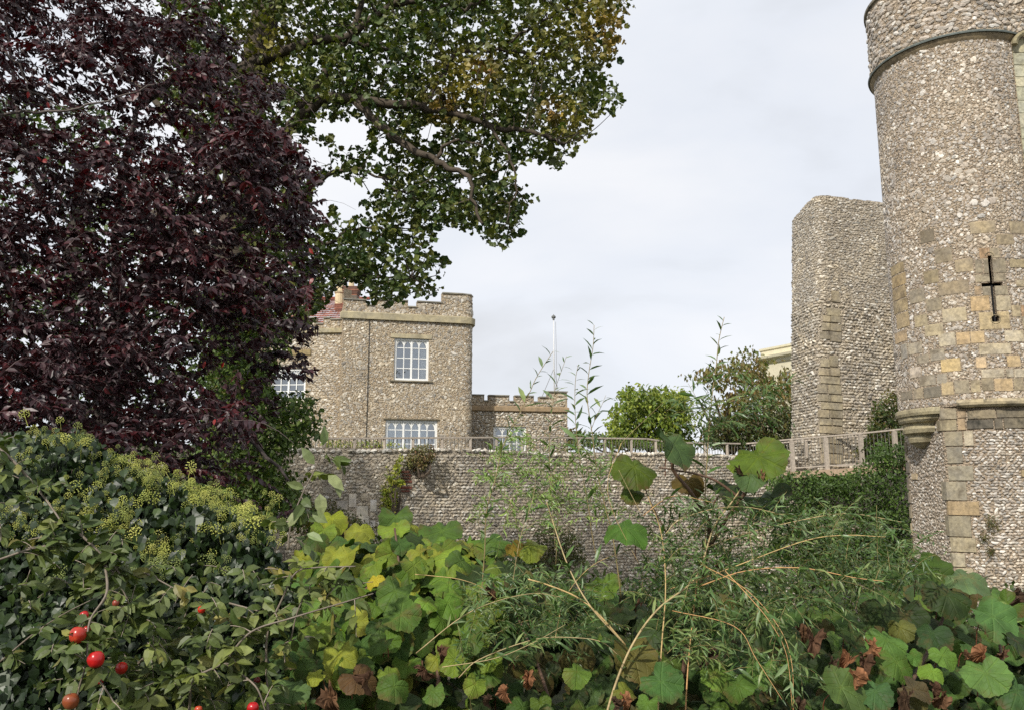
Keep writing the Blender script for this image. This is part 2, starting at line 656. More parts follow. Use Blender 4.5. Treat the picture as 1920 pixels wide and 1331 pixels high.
# leaf templates: x across, y along (0..1), z normal
def leaf_t(w=0.5, fold=0.12, droop=0.18, peak=0.45, twist=0.0):
    ys = [0, 0.28, 0.62, 1.0]
    def half(t):
        return w * 0.5 * (math.sin(math.pi * min(1, t ** (math.log(0.5) / math.log(peak)))) ** 0.8)
    V = [(0, 0, 0)]
    for y in ys[1:3]:
        h = half(y)
        z = -droop * y * y
        V += [(-h + twist * y, y, z + fold * h * 2), (twist * y, y, z), (h + twist * y, y, z + fold * h * 2)]
    V.append((twist, 1, -droop))
    Fc = [(0, 2, 1), (0, 3, 2), (1, 2, 5), (1, 5, 4), (2, 3, 6), (2, 6, 5), (4, 5, 7), (5, 6, 7)]
    return np.array(V, float), np.array(Fc)


def radial_leaf(rf, n, rings, bend, seed, crumple=0.0):
    r_ = np.random.default_rng(seed)
    t = np.linspace(-math.pi / 2, 1.5 * math.pi, n, endpoint=False) + 1e-3
    R = np.array([rf(a) for a in t])
    ph = r_.uniform(0, 6, 6)
    fold, curl = (r_.uniform(-0.1, 0.35), r_.uniform(-0.2, 0.7)) if n > 20 else (0, 0)
    if crumple:
        fold, curl = r_.uniform(0.9, 1.3), r_.uniform(0.3, 0.8)
    V = [(0, 0, 0)]
    for k in rings:
        for a, r in zip(t, R):
            x, y = r * k * math.cos(a), r * k * math.sin(a)
            fz = fold * abs(x) - curl * max(y, 0) ** 2
            z = -bend * (r * k) ** 2 + 0.07 * k * k * math.sin(3 * a + ph[0]) + 0.035 * k * k * math.sin(7 * a + ph[1])
            z += fz + 0.03 * k * math.cos(5 * (a - math.pi / 2)) + 0.09 * k * k * math.sin(2 * a + ph[4]) - 0.06 * k * abs(math.sin(a - math.pi / 2))
            if crumple:
                z += crumple * k * 0.35 * math.sin(3 * a + ph[2]) + crumple * 0.3 * r_.normal() * k
                x *= 0.55 + 0.12 * math.sin(5 * y * 3 + ph[3])
                y += 0.05 * r_.normal() * k
            V.append((x, y, z))
    Fc = []
    for j in range(n):
        Fc.append((0, 1 + j, 1 + (j + 1) % n))
    for q in range(len(rings) - 1):
        a, b = 1 + q * n, 1 + (q + 1) * n
        for j in range(n):
            k = (j + 1) % n
            Fc += [(a + j, b + j, b + k), (a + j, b + k, a + k)]
    return np.array(V, float), np.array(Fc)


def vine_r(seed, serr=0.03):
    r_ = np.random.default_rng(seed)
    l1, l2 = r_.uniform(0.0, 0.06, 2)
    a1, a2 = r_.uniform(-0.07, 0.07, 2)
    nt_ = r_.integers(13, 18)

    def f(a):
        d = abs(((a + math.pi / 2 + math.pi) % (2 * math.pi)) - math.pi)     # angle from the petiole notch
        r = 0.5 + 0.05 * math.cos(a - math.pi / 2)
        r += l1 * 0.25 * (abs(math.cos(1.5 * (a - math.pi / 2) + a1)) - 0.6) + l2 * 0.4 * math.cos(5 * (a - math.pi / 2) + a2)
        r += serr * 1.5 * (1 - ((a * nt_ / math.pi) % 1.0)) + 0.013 * math.sin(11 * a + l1 * 60) + 0.03 * math.sin(2 * a + l2 * 90)
        if d < 0.55:
            r *= 0.45 + 0.55 * (d / 0.55) ** 0.8
        return r
    return f


def syc_r(a):
    d = abs(((a + math.pi / 2 + math.pi) % (2 * math.pi)) - math.pi)
    r = 0.30
    for c, h, w in ((90, 0.34, 15), (40, 0.28, 14), (140, 0.28, 14), (-8, 0.14, 14), (188, 0.14, 14)):
        q = abs(((math.degrees(a) - c + 180) % 360) - 180) / w
        r += h * math.exp(-q * q)
    if d < 0.5:
        r *= 0.35 + 0.65 * d / 0.5
    return r


T_PLUM = [leaf_t(0.52, 0.10, 0.22), leaf_t(0.46, 0.2, 0.1), leaf_t(0.56, 0.05, 0.3), leaf_t(0.42, 0.28, 0.18, twist=0.08)]
T_APPLE = [leaf_t(0.55, 0.14, 0.15), leaf_t(0.6, 0.1, 0.3), leaf_t(0.48, 0.25, 0.1), leaf_t(0.5, -0.12, 0.2, twist=0.1)]
T_IVY = [leaf_t(0.75, 0.1, 0.2, 0.38), leaf_t(0.66, 0.16, 0.3, 0.35), leaf_t(0.85, 0.05, 0.12, 0.4)]
T_WILL = [leaf_t(0.19, 0.2, 0.15), leaf_t(0.21, 0.1, 0.35), leaf_t(0.18, 0.1, 0.55), leaf_t(0.2, 0.3, 0.3, twist=0.15)]
T_BG = [(np.array([(0, 0, 0), (-w_, 0.45, h_), (0, 0.45, 0), (w_, 0.45, h_), (0, 1, -d_)]), np.array([(0, 2, 1), (0, 3, 2), (1, 2, 4), (2, 3, 4)])) for w_, h_, d_ in ((0.28, 0.08, 0.1), (0.24, 0.14, 0.2), (0.32, 0.04, 0.05))]
T_SYC = [radial_leaf(syc_r, 15, (0.55, 1), b_, s_) for b_, s_ in ((0.25, 1), (0.5, 2), (0.1, 3), (0.7, 4))]
T_SYC_LO = [radial_leaf(syc_r, 15, (1.0,), b_, s_) for b_, s_ in ((0.25, 1), (0.5, 2), (0.1, 3), (0.7, 4))]
T_VINE = [radial_leaf(vine_r(s_), 60, (0.35, 0.7, 1), b_, s_) for s_, b_ in ((1, 0.25), (2, 0.5), (3, 0.1), (4, 0.8), (5, 0.35), (6, 0.6), (7, -0.15))]
T_VINE_LO = [radial_leaf(vine_r(s_), 30, (0.5, 1), b_, s_) for s_, b_ in ((1, 0.25), (2, 0.5), (3, 0.1), (4, 0.8), (5, 0.35), (6, 0.6), (7, -0.15))]
T_DEADV = [radial_leaf(vine_r(s_), 40, (0.35, 0.7, 1), 0.6, s_, crumple=c_) for s_, c_ in ((11, 0.28), (12, 0.4), (13, 0.34))]


def flint_t(seed):
    r_ = np.random.default_rng(seed)
    n = int(r_.integers(6, 9))
    t = np.arange(n) * 2 * math.pi / n + r_.uniform(-0.25, 0.25, n)
    o = r_.uniform(0.85, 1.15, n)
    V = [(math.cos(a) * q, math.sin(a) * q, -0.45) for a, q in zip(t, o)]
    V += [(math.cos(a) * q * 0.84, math.sin(a) * q * 0.84, r_.uniform(0.45, 0.95)) for a, q in zip(t, o)]
    V.append((r_.uniform(-.25, .25), r_.uniform(-.25, .25), r_.uniform(0.8, 1.15)))
    Fc = []
    for j in range(n):
        k = (j + 1) % n
        Fc += [(j, k, n + k), (j, n + k, n + j), (n + j, n + k, 2 * n)]
    return np.array(V), np.array(Fc)


T_FLINT = [flint_t(i) for i in range(9)]


# ------------------------------------------------------------------ walls that follow a plan line
class Path:
    """plan polyline; outside is on the right-hand side... of its direction (tangent turned clockwise)"""
    def __init__(s, pts):
        s.P = np.asarray(pts, float)
        d = np.linalg.norm(np.diff(s.P, axis=0), axis=1)
        s.s = np.concatenate([[0], np.cumsum(d)])
        s.L = s.s[-1]

    def at(s, u):
        u = np.asarray(u, float)
        x = np.interp(u, s.s, s.P[:, 0])
        y = np.interp(u, s.s, s.P[:, 1])
        e = 0.02
        a, b = np.clip(u - e, 0, s.L), np.clip(u + e, 0, s.L)
        tx = np.interp(b, s.s, s.P[:, 0]) - np.interp(a, s.s, s.P[:, 0])
        ty = np.interp(b, s.s, s.P[:, 1]) - np.interp(a, s.s, s.P[:, 1])
        T = nrm(np.stack([tx, ty], -1))
        return x, y, T

    def off(s, u, v, d):
        """point(s) at run u, height v, d outwards"""
        x, y, T = s.at(u)
        return np.stack(np.broadcast_arrays(x + T[..., 1] * d, y - T[..., 0] * d, v), -1)

    def find(s, px, py):
        """run and height where the photograph's pixel meets this wall (first hit from the camera)"""
        a = (px - 960) / F
        b = (665.5 - py) / F
        D = np.array([a, CP - b * SP])
        best = None
        for i in range(len(s.P) - 1):
            A, B = s.P[i], s.P[i + 1]
            Mx = np.array([[D[0], A[0] - B[0]], [D[1], A[1] - B[1]]])
            if abs(np.linalg.det(Mx)) < 1e-9:
                continue
            k, t = np.linalg.solve(Mx, A)
            if -1e-6 <= t <= 1 + 1e-6 and k > 0 and (best is None or k < best[0]):
                best = (k, s.s[i] + t * (s.s[i + 1] - s.s[i]))
        if best is None:
            j = np.argmin([abs(proj((q[0], q[1], EYE))[0] - px) for q in s.P])
            k = s.P[j][1] / D[1]
            return s.s[j], EYE + k * (SP + b * CP)
        return best[1], EYE + best[0] * (SP + b * CP)


def arc(c, r, a0, a1, n):
    t = np.linspace(a0, a1, n)
    return [(c[0] + r * math.cos(a), c[1] + r * math.sin(a)) for a in t]


def fillet(A, K, B, r, n=8):
    """polyline A..K..B with K rounded"""
    A, K, B = map(lambda q: np.asarray(q, float), (A, K, B))
    u = nrm(A - K)
    v = nrm(B - K)
    t = np.linspace(0, 1, n)[:, None]
    p0, p2 = K + u * r, K + v * r
    return [tuple(q) for q in (1 - t) ** 2 * p0 + 2 * t * (1 - t) * K + t * t * p2]


def panel(path, u0, u1, v0, v1, holes=(), thick=0.35, mb=None, col=(1, 1, 1), front=0.0):
    mb = mb or MB()
    us = {u0, u1} | {float(q) for q in path.s if u0 < q < u1}
    vs = {v0, v1}
    for h in holes:
        us |= {min(max(h[0], u0), u1), min(max(h[1], u0), u1)}
        vs |= {min(max(h[2], v0), v1), min(max(h[3], v0), v1)}
    us, vs = sorted(us), sorted(vs)
    us = [q for i, q in enumerate(us) if i == 0 or q - us[i - 1] > 1e-5]
    vs = [q for i, q in enumerate(vs) if i == 0 or q - vs[i - 1] > 1e-5]
    nu, nv = len(us) - 1, len(vs) - 1
    pr = np.ones((nu + 2, nv + 2), bool)
    pr[0] = pr[-1] = False
    pr[:, 0] = pr[:, -1] = False
    for i in range(nu):
        for j in range(nv):
            cu, cv = (us[i] + us[i + 1]) / 2, (vs[j] + vs[j + 1]) / 2
            for h in holes:
                if h[0] < cu < h[1] and h[2] < cv < h[3]:
                    pr[i + 1, j + 1] = False
    x, y, T = path.at(np.array(us))
    # exact corner normals from the neighbouring runs
    Fr = np.stack([x + T[:, 1] * front, y - T[:, 0] * front], -1)
    Bk = np.stack([x - T[:, 1] * thick, y + T[:, 0] * thick], -1)
    V, Q = [], []

    def quad(*p):
        k = len(V)
        V.extend(p)
        Q.append((k, k + 1, k + 2, k + 3))

    def f(i, j):
        return (Fr[i][0], Fr[i][1], vs[j])

    def g(i, j):
        return (Bk[i][0], Bk[i][1], vs[j])
    for i in range(nu):
        for j in range(nv):
            if not pr[i + 1, j + 1]:
                continue
            quad(f(i, j), f(i + 1, j), f(i + 1, j + 1), f(i, j + 1))
            quad(g(i + 1, j), g(i, j), g(i, j + 1), g(i + 1, j + 1))
            if not pr[i, j + 1]:
                quad(f(i, j), f(i, j + 1), g(i, j + 1), g(i, j))
            if not pr[i + 2, j + 1]:
                quad(f(i + 1, j), g(i + 1, j), g(i + 1, j + 1), f(i + 1, j + 1))
            if not pr[i + 1, j]:
                quad(f(i, j), g(i, j), g(i + 1, j), f(i + 1, j))
            if not pr[i + 1, j + 2]:
                quad(f(i, j + 1), f(i + 1, j + 1), g(i + 1, j + 1), g(i, j + 1))
    mb.add(V, quads=Q, col=col)
    return mb


PAL_T = (['#ece6dc', '#d6cec2', '#bcb1a2', '#a39889', '#8a8074', '#ac9c8a', '#c0b09e', '#9a9791', '#726a60'],
         [6, 12, 22, 20, 8, 14, 16, 3, 2])
PAL_W = (['#ebe5d8', '#d2cabb', '#b9ae9c', '#a19686', '#857c71', '#a89a82', '#beb19a', '#939189', '#6d655a'],
         [6, 13, 22, 20, 9, 14, 17, 4, 3])


def flints(wall, path, u0, u1, v0, v1, w, h, pal, coursed=0.0, holes=(), n_ind=300, proud=0.03, density=0.96, size=1.0, big=0.12):
    nv = int((v1 - v0) / h)
    nu = int((u1 - u0) / w)
    jj, ii = np.meshgrid(np.arange(nv), np.arange(nu), indexing='ij')
    ii, jj = ii.ravel(), jj.ravel()
    n = len(ii)
    ju = 0.30 if coursed else 0.5
    jv = 0.42 * (1 - coursed) + 0.06
    u = u0 + (ii + 0.5 + (jj % 2) * 0.5 + rng.uniform(-ju, ju, n)) * w
    v = v0 + (jj + 0.5 + rng.uniform(-jv, jv, n)) * h + 0.35 * h * np.sin(u * 0.9 + jj * 0.05) * (1 if coursed else 0)
    sz = rng.lognormal(0, 0.25 if coursed else 0.36, n) * size
    sz = np.where(rng.random(n) < big * 0.3, sz * 1.45, sz)
    asp = rng.uniform(0.8, 1.7, n)
    a = 0.45 * w * sz * np.sqrt(asp)
    b_ = 0.45 * w * sz / np.sqrt(asp)
    if coursed:
        b_ = np.minimum(b_, h * 0.52)
    rot = rng.normal(0, 0.35 if coursed else 1.2, n)
    keep = rng.random(n) < density
    keep &= (u > u0 + a * 0.5) & (u < u1 - a * 0.5) & (v < v1 - b_ * 0.4) & (v > v0)
    for hh in holes:
        keep &= ~((u > hh[0] - 0.8 * a) & (u < hh[1] + 0.8 * a) & (v > hh[2] - 0.8 * b_) & (v < hh[3] + 0.8 * b_))
    u, v, a, b_, rot = (q[keep] for q in (u, v, a, b_, rot))
    x, y, T = path.at(u)
    pos = np.stack([x, y, v], -1)
    Tn = np.stack([T[:, 0], T[:, 1], np.zeros(len(u))], -1)
    N = np.stack([T[:, 1], -T[:, 0], np.zeros(len(u))], -1)
    toc = ((CAMP - pos) * N).sum(1) > -0.6          # the far side of a round tower is never seen
    u, v, a, b_, rot, pos, Tn, N = (q[toc] for q in (u, v, a, b_, rot, pos, Tn, N))
    B = np.array([0, 0, 1.0])
    cr_, sr_ = np.cos(rot)[:, None], np.sin(rot)[:, None]
    ex = Tn * cr_ + B * sr_
    ey = -Tn * sr_ + B * cr_
    tiltz = nrm(N + rng.normal(0, 0.22, (len(u), 3)))
    scl = np.stack([a, b_, proud * rng.uniform(0.5, 1.3, len(u))], -1)
    tint = pick(pal[0], len(u), pal[1])
    tint = tint * 0.74 + tint.mean(0) * 0.26 + 0.0
    tint = tint * 0.85 + tint.mean(1, keepdims=True) * 0.15
    scatter('flint', wall, M_FLINT, T_FLINT, rng.integers(0, 9, len(u)), pos, ex, ey, tiltz, scl, tint, n_ind, stuff_name='small_flints')


def block(parent, path, u0, u1, v0, v1, col, mat=None, proud=0.035, back=0.05, name='stone_block', nseg=4, rough=0.003, label=None):
    """a dressed stone following the wall line"""
    mat = mat or M_ASHLAR
    us = np.linspace(u0, u1, nseg + 1)
    bev = min(0.004, (u1 - u0) * 0.1, (v1 - v0) * 0.1)
    rows = [(v0, -back), (v0, proud - bev), (v0 + bev, proud), ((v0 + v1) / 2, proud), (v1 - bev, proud), (v1, proud - bev), (v1, -back)]
    V = []
    for k, (v, d) in enumerate(rows):
        for i, u in enumerate(us):
            dd, uu = d, u
            if 2 <= k <= 4:
                if i == 0:
                    uu = u + bev
                elif i == nseg:
                    uu = u - bev
                dd += random.uniform(-rough, rough)
            V.append(path.off(uu, v, dd))
    n = nseg + 1
    Q = [(r * n + i, r * n + i + 1, (r + 1) * n + i + 1, (r + 1) * n + i) for r in range(len(rows) - 1) for i in range(nseg)]
    mb = MB()
    V = np.array(V)
    # end cheeks
    mb.add(V, quads=Q, tris=[(0, (r + 1) * n, r * n) for r in range(1, len(rows) - 1)] + [(nseg, r * n + nseg, (r + 1) * n + nseg) for r in range(1, len(rows) - 1)], col=col)
    o = mb.build(name, mat, parent)
    if label:
        o['label'] = label
    return o


def band(path, u0, u1, prof, mb, col=(1, 1, 1)):
    """a moulding swept along the wall; prof: list of (outwards, height)"""
    us = [u0] + [float(q) for q in path.s if u0 < q < u1] + [u1]
    us = np.array(us)
    V = np.concatenate([path.off(us, z, d) for d, z in prof])
    n = len(us)
    m = len(prof)
    Q = [(r * n + i, r * n + i + 1, ((r + 1) % m) * n + i + 1, ((r + 1) % m) * n + i) for r in range(m) for i in range(n - 1)]
    mb.add(V, quads=Q, col=col)
    # ends
    for e in (0, n - 1):
        P = V.reshape(m, n, 3)[:, e]
        c_ = P.mean(0)
        mb.add(np.vstack([P, c_]), tris=[(m, i, (i + 1) % m) if e else (m, (i + 1) % m, i) for i in range(m)], col=col)

# ================================================================== THE SETTING
WA, WB = np.array([W(600, 900, 21.5)[0], 21.5]), np.array([W(1450, 900, 27.0)[0], 27.0])
wdir = (WB - WA) / np.linalg.norm(WB - WA)
WALL_L, WALL_R = WA - wdir * 12.0, WB + wdir * 9.0
wall_path = Path([WALL_L, WALL_R])
WALL_TOP = zat(838, 21.5)
TERR = WALL_TOP - 0.45

# ground: one sheet, falling away to the foot of the wall and stepping up behind it
xs = np.concatenate([[-900, -300, -100, -50], np.linspace(-30, 30, 61), [50, 100, 300, 900]])
rows = [-200, -40, -10, -2, 0, 1, 2, 3, 4, 5, 6, 7, 8, 9, 10, 12, 14, 16, 18]
G = []
for r_ in rows:
    for x in xs:
        t = min(max((r_ - 6.0) / 7.0, 0), 1)
        z = -3.3 * t * t * (3 - 2 * t) + 0.08 * math.sin(x * 0.9 + r_)
        G.append((x, r_, z))
slope = wdir[1] / wdir[0]
for k, (off_, z) in enumerate([(0.12, -3.35), (0.30, TERR), (3, TERR), (10, TERR), (30, TERR + .2), (80, TERR + .5), (200, TERR), (900, TERR - 3), (2600, TERR - 10)]):
    for x in xs:
        xc = min(max(x, -26), 26)
        G.append((x, WA[1] + (xc - WA[0]) * slope + off_, z))
nx, ny = len(xs), len(rows) + 9
Q = [(j * nx + i, j * nx + i + 1, (j + 1) * nx + i + 1, (j + 1) * nx + i) for j in range(ny - 1) for i in range(nx - 1)]
M_GROUND, nt, b, out = mat_base('rough_grass_and_soil')
co = objco(nt)
nt.links.new(ramp(nt, noise(nt, 1.5, 8, 0.7, co), [(0.35, (0.03, 0.025, 0.017)), (0.55, (0.035, 0.045, 0.02)), (0.7, (0.06, 0.07, 0.03))]), b.inputs['Base Color'])
b.inputs['Roughness'].default_value = 0.95
bump(nt, b, noise(nt, 8, 8, 0.7, co), 0.8, 0.1)
o = bpy.data.objects.new('ground', make_mesh('ground', G, [Q], M_GROUND, smooth=True))
link(o)
o['kind'] = 'structure'

# ------------------------------------------------------------------ retaining wall
rw = thing('retaining_wall', 'long coursed flint retaining wall below the garden railing', 'wall')
mb = panel(wall_path, 0, wall_path.L, -3.4, WALL_TOP, thick=0.5)
mb.build('wall_core', M_MORT_W, rw)


def rect_on(path, x0, y0, x1, y1):
    ym, xm = (y0 + y1) / 2, (x0 + x1) / 2
    ua, _ = path.find(x0, ym)
    ub, _ = path.find(x1, ym)
    _, vb = path.find(xm, y0)
    _, va = path.find(xm, y1)
    return (min(ua, ub), max(ua, ub), va, vb)


wblocks = [(632, 938, 652, 955, '#b3aa9e'), (654, 925, 668, 950, '#c4bcb2'), (668, 948, 690, 966, '#bdb6aa'), (694, 936, 706, 958, '#cfc9c0'), (672, 966, 692, 984, '#c2bbaf'), (640, 958, 666, 972, '#a79e90'), (694, 975, 704, 988, '#c9c2b7'),
           (623, 888, 642, 898, '#b5ac9c'), (605, 912, 624, 924, '#a49b8c'), (676, 924, 690, 934, '#a89d8c')]
bricks = [(752, 882, 768, 886), (754, 888, 771, 892), (752, 894, 770, 898), (755, 900, 772, 904), (750, 911, 772, 916), (752, 918, 768, 922)]
wh = [rect_on(wall_path, *q[:4]) for q in wblocks]
bh = [rect_on(wall_path, *q) for q in bricks]
for q, hh in zip(wblocks, wh):
    block(rw, wall_path, *hh, lin(q[4]) * 1.15, name='stone_block', mat=M_CORN, proud=0.01)
for hh in bh:
    block(rw, wall_path, *hh, lin('#7d4a3c') * random.uniform(0.8, 1.2), name='brick', proud=0.02, nseg=1)
ua, ub, uc = wall_path.find(500, 900)[0], wall_path.find(745, 900)[0], wall_path.find(1740, 900)[0]
flints(rw, wall_path, ua, ub, -2.3, WALL_TOP - 0.1, 0.10, 0.085, PAL_W, coursed=0.35, holes=wh + bh, n_ind=70, proud=0.022)
flints(rw, wall_path, ub, uc, -3.0, WALL_TOP - 0.1, 0.11, 0.085, PAL_W, coursed=1.0, holes=bh, n_ind=170, proud=0.035, size=1.0)
flints(rw, wall_path, ua, uc, WALL_TOP - 0.11, WALL_TOP + 0.02, 0.14, 0.12, (PAL_W[0], [22, 26, 20, 10, 4, 6, 8, 2, 2]), coursed=1.0, n_ind=60, proud=0.06, size=1.15)

# ------------------------------------------------------------------ main round tower
TC, TR = (11.4, 20.0), 1.77
tp = Path(arc(TC, TR, math.radians(95), math.radians(445), 71))
_u, _z = tp.find(1776, 900)
aK = math.radians(95) + _u / TR
zc = tp.find(1776, 762)[1]                 # where the round part is carried on corbels
tower = thing('flint_tower', 'tall round flint and sandstone turret with a cross-shaped arrow slit, at the right edge', 'tower')


def cpt(a, r=TR):
    return np.array([TC[0] + r * math.cos(a), TC[1] + r * math.sin(a)])


K, K2 = cpt(aK, TR + 0.01), cpt(aK - math.radians(82), TR + 0.01)
base_path = Path([cpt(aK - math.radians(170)), K2, K] + [cpt(aK + math.radians(q), TR * (0.985)) for q in (32, 64, 96)] + [cpt(aK + math.radians(170))])
uK2, uK = base_path.s[1], base_path.s[2]
mb = panel(base_path, 0, base_path.L, -3.6, zc, thick=0.3)
mb.build('tower_base', M_MORT_T, tower)

B5 = [(1095, 45, 1235, 110, '#a08a60'), (1310, 45, 1389, 112, '#a08c64'), (1238, 114, 1330, 172, '#a18a5c'), (825, 88, 905, 160, '#6d5e46'),
      (905, 190, 1000, 270, '#8d7d5e'), (1015, 248, 1115, 318, '#a48e66'), (845, 310, 928, 382, '#94804f'), (925, 368, 1090, 440, '#99825a'),
      (770, 412, 850, 485, '#8f836e'), (858, 460, 945, 530, '#8d7f63'), (945, 515, 1078, 590, '#b7a67e'), (797, 552, 868, 615, '#a08f66'),
      (852, 600, 955, 665, '#b3a175'), (1020, 645, 1097, 712, '#c39a55'), (1097, 638, 1175, 705, '#bd9a5c'), (925, 650, 1018, 722, '#b3a78c'),
      (760, 700, 840, 765, '#a59a86'), (805, 768, 876, 815, '#a0937c'), (878, 735, 960, 800, '#9b907a'), (938, 788, 1045, 860, '#c5a24c'),
      (1128, 778, 1185, 840, '#cda772'), (770, 832, 835, 890, '#cdbcae'), (1145, 705, 1320, 765, '#b8a884'), (1284, 636, 1389, 698, '#c0b18f'),
      (1297, 770, 1372, 832, '#c9a35d'), (1157, 842, 1282, 890, '#b8ab90'), (825, 880, 912, 933, '#9a8f7c'), (915, 868, 972, 925, '#9d9484'),
      (845, 937, 940, 1000, '#6f6a5f'), (790, 947, 843, 1005, '#968568'), (942, 912, 1010, 985, '#b5995f'), (1012, 905, 1095, 975, '#8d8168'),
      (1097, 902, 1155, 970, '#a99668'), (1157, 893, 1225, 962, '#97855f'), (1227, 893, 1330, 962, '#c09a5a'), (1332, 893, 1389, 960, '#9d8a62'),
      (1145, 190, 1203, 246, '#bb8546'), (1203, 190, 1258, 246, '#a39068'), (1122, 250, 1165, 326, '#8f8266'), (1167, 250, 1290, 328, '#877a5e'),
      (1122, 332, 1290, 372, '#93866a'), (1122, 394, 1160, 446, '#b08a58'), (1162, 394, 1300, 446, '#968a6d'), (1097, 450, 1206, 532, '#cda04f'),
      (1208, 450, 1318, 530, '#b7a782'), (1142, 536, 1312, 632, '#b89c5c'), (1320, 500, 1372, 562, '#b6a070'), (1374, 500, 1420, 562, '#c3893f'),
      (1345, 362, 1400, 400, '#b3a27c'), (1310, 250, 1400, 298, '#a08c5a'),
      (668, 275, 738, 330, '#a58a50'), (674, 332, 748, 398, '#b5903f'), (678, 400, 750, 468, '#a98a4c'), (682, 470, 760, 538, '#a68c55'), (700, 540, 768, 622, '#b09257'), (690, 640, 755, 700, '#b79461'),
      (722, 708, 758, 790, '#9c9890'), (722, 965, 786, 1010, '#8d8270'), (1380, 560, 1420, 632, '#a89a7c'), (1335, 842, 1400, 890, '#b9ab8c'), (1290, 842, 1333, 888, '#a9a08c')]


def z5(q):
    return (1440 + q[0] / 2.894, 400 + q[1] / 2.894, 1440 + q[2] / 2.894, 400 + q[3] / 2.894)


# the arrow slit
uc_, _ = tp.find(1861, 540)
zt = tp.find(1857, 480)[1]
zb = tp.find(1866, 596)[1]
zx0, zx1 = tp.find(1861, 537)[1], tp.find(1861, 530)[1]
slot = [(uc_ - 0.042, uc_ + 0.042, zb - 0.03, zt), (uc_ - 0.22, uc_ + 0.22, zx0, zx1), (uc_ - 0.075, uc_ + 0.075, zb - 0.10, zb + 0.03)]
zs = 12.45                                                   # string course height
mb = panel(tp, 0, tp.L - 0.01, zc, zs, holes=slot, thick=0.12)
mb.build('turret_wall', M_MORT_T, tower)
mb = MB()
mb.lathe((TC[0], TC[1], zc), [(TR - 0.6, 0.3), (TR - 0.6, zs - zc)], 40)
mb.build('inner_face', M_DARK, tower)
rects = []


def blk(path, q, mat=M_ASHLAR, cut=(), parent=tower, gap=0.005, **kw):
    r = rect_on(path, *q[:4])
    j_ = [random.uniform(-0.008, 0.008) for _ in range(4)]
    r = (r[0] + gap + j_[0], r[1] - gap + j_[1], r[2] + gap + j_[2], r[3] - gap + j_[3])
    if r[1] - r[0] < 0.03 or r[3] - r[2] < 0.03:
        return
    rects.append(r)
    col = lin(q[4])
    col = (col * 0.5 + col.mean() * np.array([1.14, 1.0, 0.8]) * 0.5) * random.uniform(1.1, 1.35) * 0.8 + np.array([0.37, 0.32, 0.25]) * 0.2
    pieces = [r]
    for h in cut:
        new = []
        for p_ in pieces:
            if h[0] < p_[1] and h[1] > p_[0] and h[2] < p_[3] and h[3] > p_[2] + 0.0:
                if h[0] - p_[0] > 0.03:
                    new.append((p_[0], h[0], p_[2], p_[3]))
                if p_[1] - h[1] > 0.03:
                    new.append((h[1], p_[1], p_[2], p_[3]))
                lo, hi = max(h[2], p_[2]), min(h[3], p_[3])
                if lo - p_[2] > 0.03:
                    new.append((max(h[0], p_[0]), min(h[1], p_[1]), p_[2], lo))
                if p_[3] - hi > 0.03:
                    new.append((max(h[0], p_[0]), min(h[1], p_[1]), hi, p_[3]))
            else:
                new.append(p_)
        pieces = new
    for p_ in pieces:
        block(parent, path, *p_, col, mat=mat, **kw)


for i, q in enumerate(B5):
    blk(tp, z5(q) + (q[4],), cut=slot[:1] + slot[2:], proud=0.009)
turret_rects = list(rects)
# carved rings round the ends of the slit
for zz, rr, a0, a1 in ((zt, 0.085, 0, math.pi), (zb - 0.035, 0.10, -math.pi, math.pi)):
    pts = [tp.off(uc_ + rr * math.cos(a), zz + rr * math.sin(a), 0.012) for a in np.linspace(a0, a1, 18)]
    mb = MB()
    mb.tube(pts, 0.010, 5, col=lin('#a89a7a'))
    mb.build('carved_ring', M_ASHLAR, tower, smooth=True)
# two putlog holes
hol = []
for hx, hy in ((1795, 176), (1793, 197)):
    u_, v_ = tp.find(hx, hy)
    hol.append((u_ - 0.06, u_ + 0.06, v_ - 0.03, v_ + 0.03))
uv0, uv1 = tp.find(1700, 500)[0] - 1.1, tp.find(1919, 500)[0] + 0.9
flints(tower, tp, uv0, uv1, tp.find(1776, 470)[1], zs - 0.12, 0.076, 0.066, PAL_T, 0.0, holes=turret_rects + slot + hol, n_ind=190, proud=0.016, size=0.9, density=0.88)
flints(tower, tp, uv0, uv1, zc + 0.05, tp.find(1776, 470)[1], 0.07, 0.058, PAL_T, 0.0, holes=turret_rects + slot, n_ind=60, proud=0.013, size=0.92)

# string course: lead-capped roll over a stone splay
mb = MB()
band(tp, 0, tp.L - 0.01, [(0, zs - 0.16), (0.05, zs - 0.10), (0.09, zs - 0.04), (0.09, zs), (-0.1, zs)], mb, col=lin('#a08f74'))
mb.build('string_course', M_ASHLAR, tower)
mb = MB()
band(tp, 0, tp.L - 0.01, [(0.06, zs + 0.002), (0.135, zs - 0.015), (0.145, zs + 0.02), (0.12, zs + 0.045), (-0.02, zs + 0.11), (-0.1, zs + 0.11)], mb, col=(0.9, 1.0, 0.95))
mb.build('lead_capping', M_LEAD, tower)
pp = Path(arc(TC, TR + 0.07, math.radians(95), math.radians(445), 71))
ztop = zs
while True:                                                   # parapet height: its rim's left end at y = 42
    ztop += 0.02
    q = proj(pp.off(pp.s, ztop, 0.06))
    if q[1][q[0].argmin()] < 44 or ztop > 16:
        break
mb = panel(pp, 0, pp.L - 0.01, zs + 0.05, ztop, thick=0.35)
mb.build('parapet_wall', M_MORT_T, tower)
u_, v_ = pp.find(1765, 2)
fl = (u_ - 0.2, u_ + 0.12, v_ - 0.06, v_ + 0.12)
flints(tower, pp, uv0, uv1, zs + 0.12, ztop, 0.13, 0.115, PAL_T, 0.3, n_ind=50, proud=0.035, size=1.1)
mb = MB()
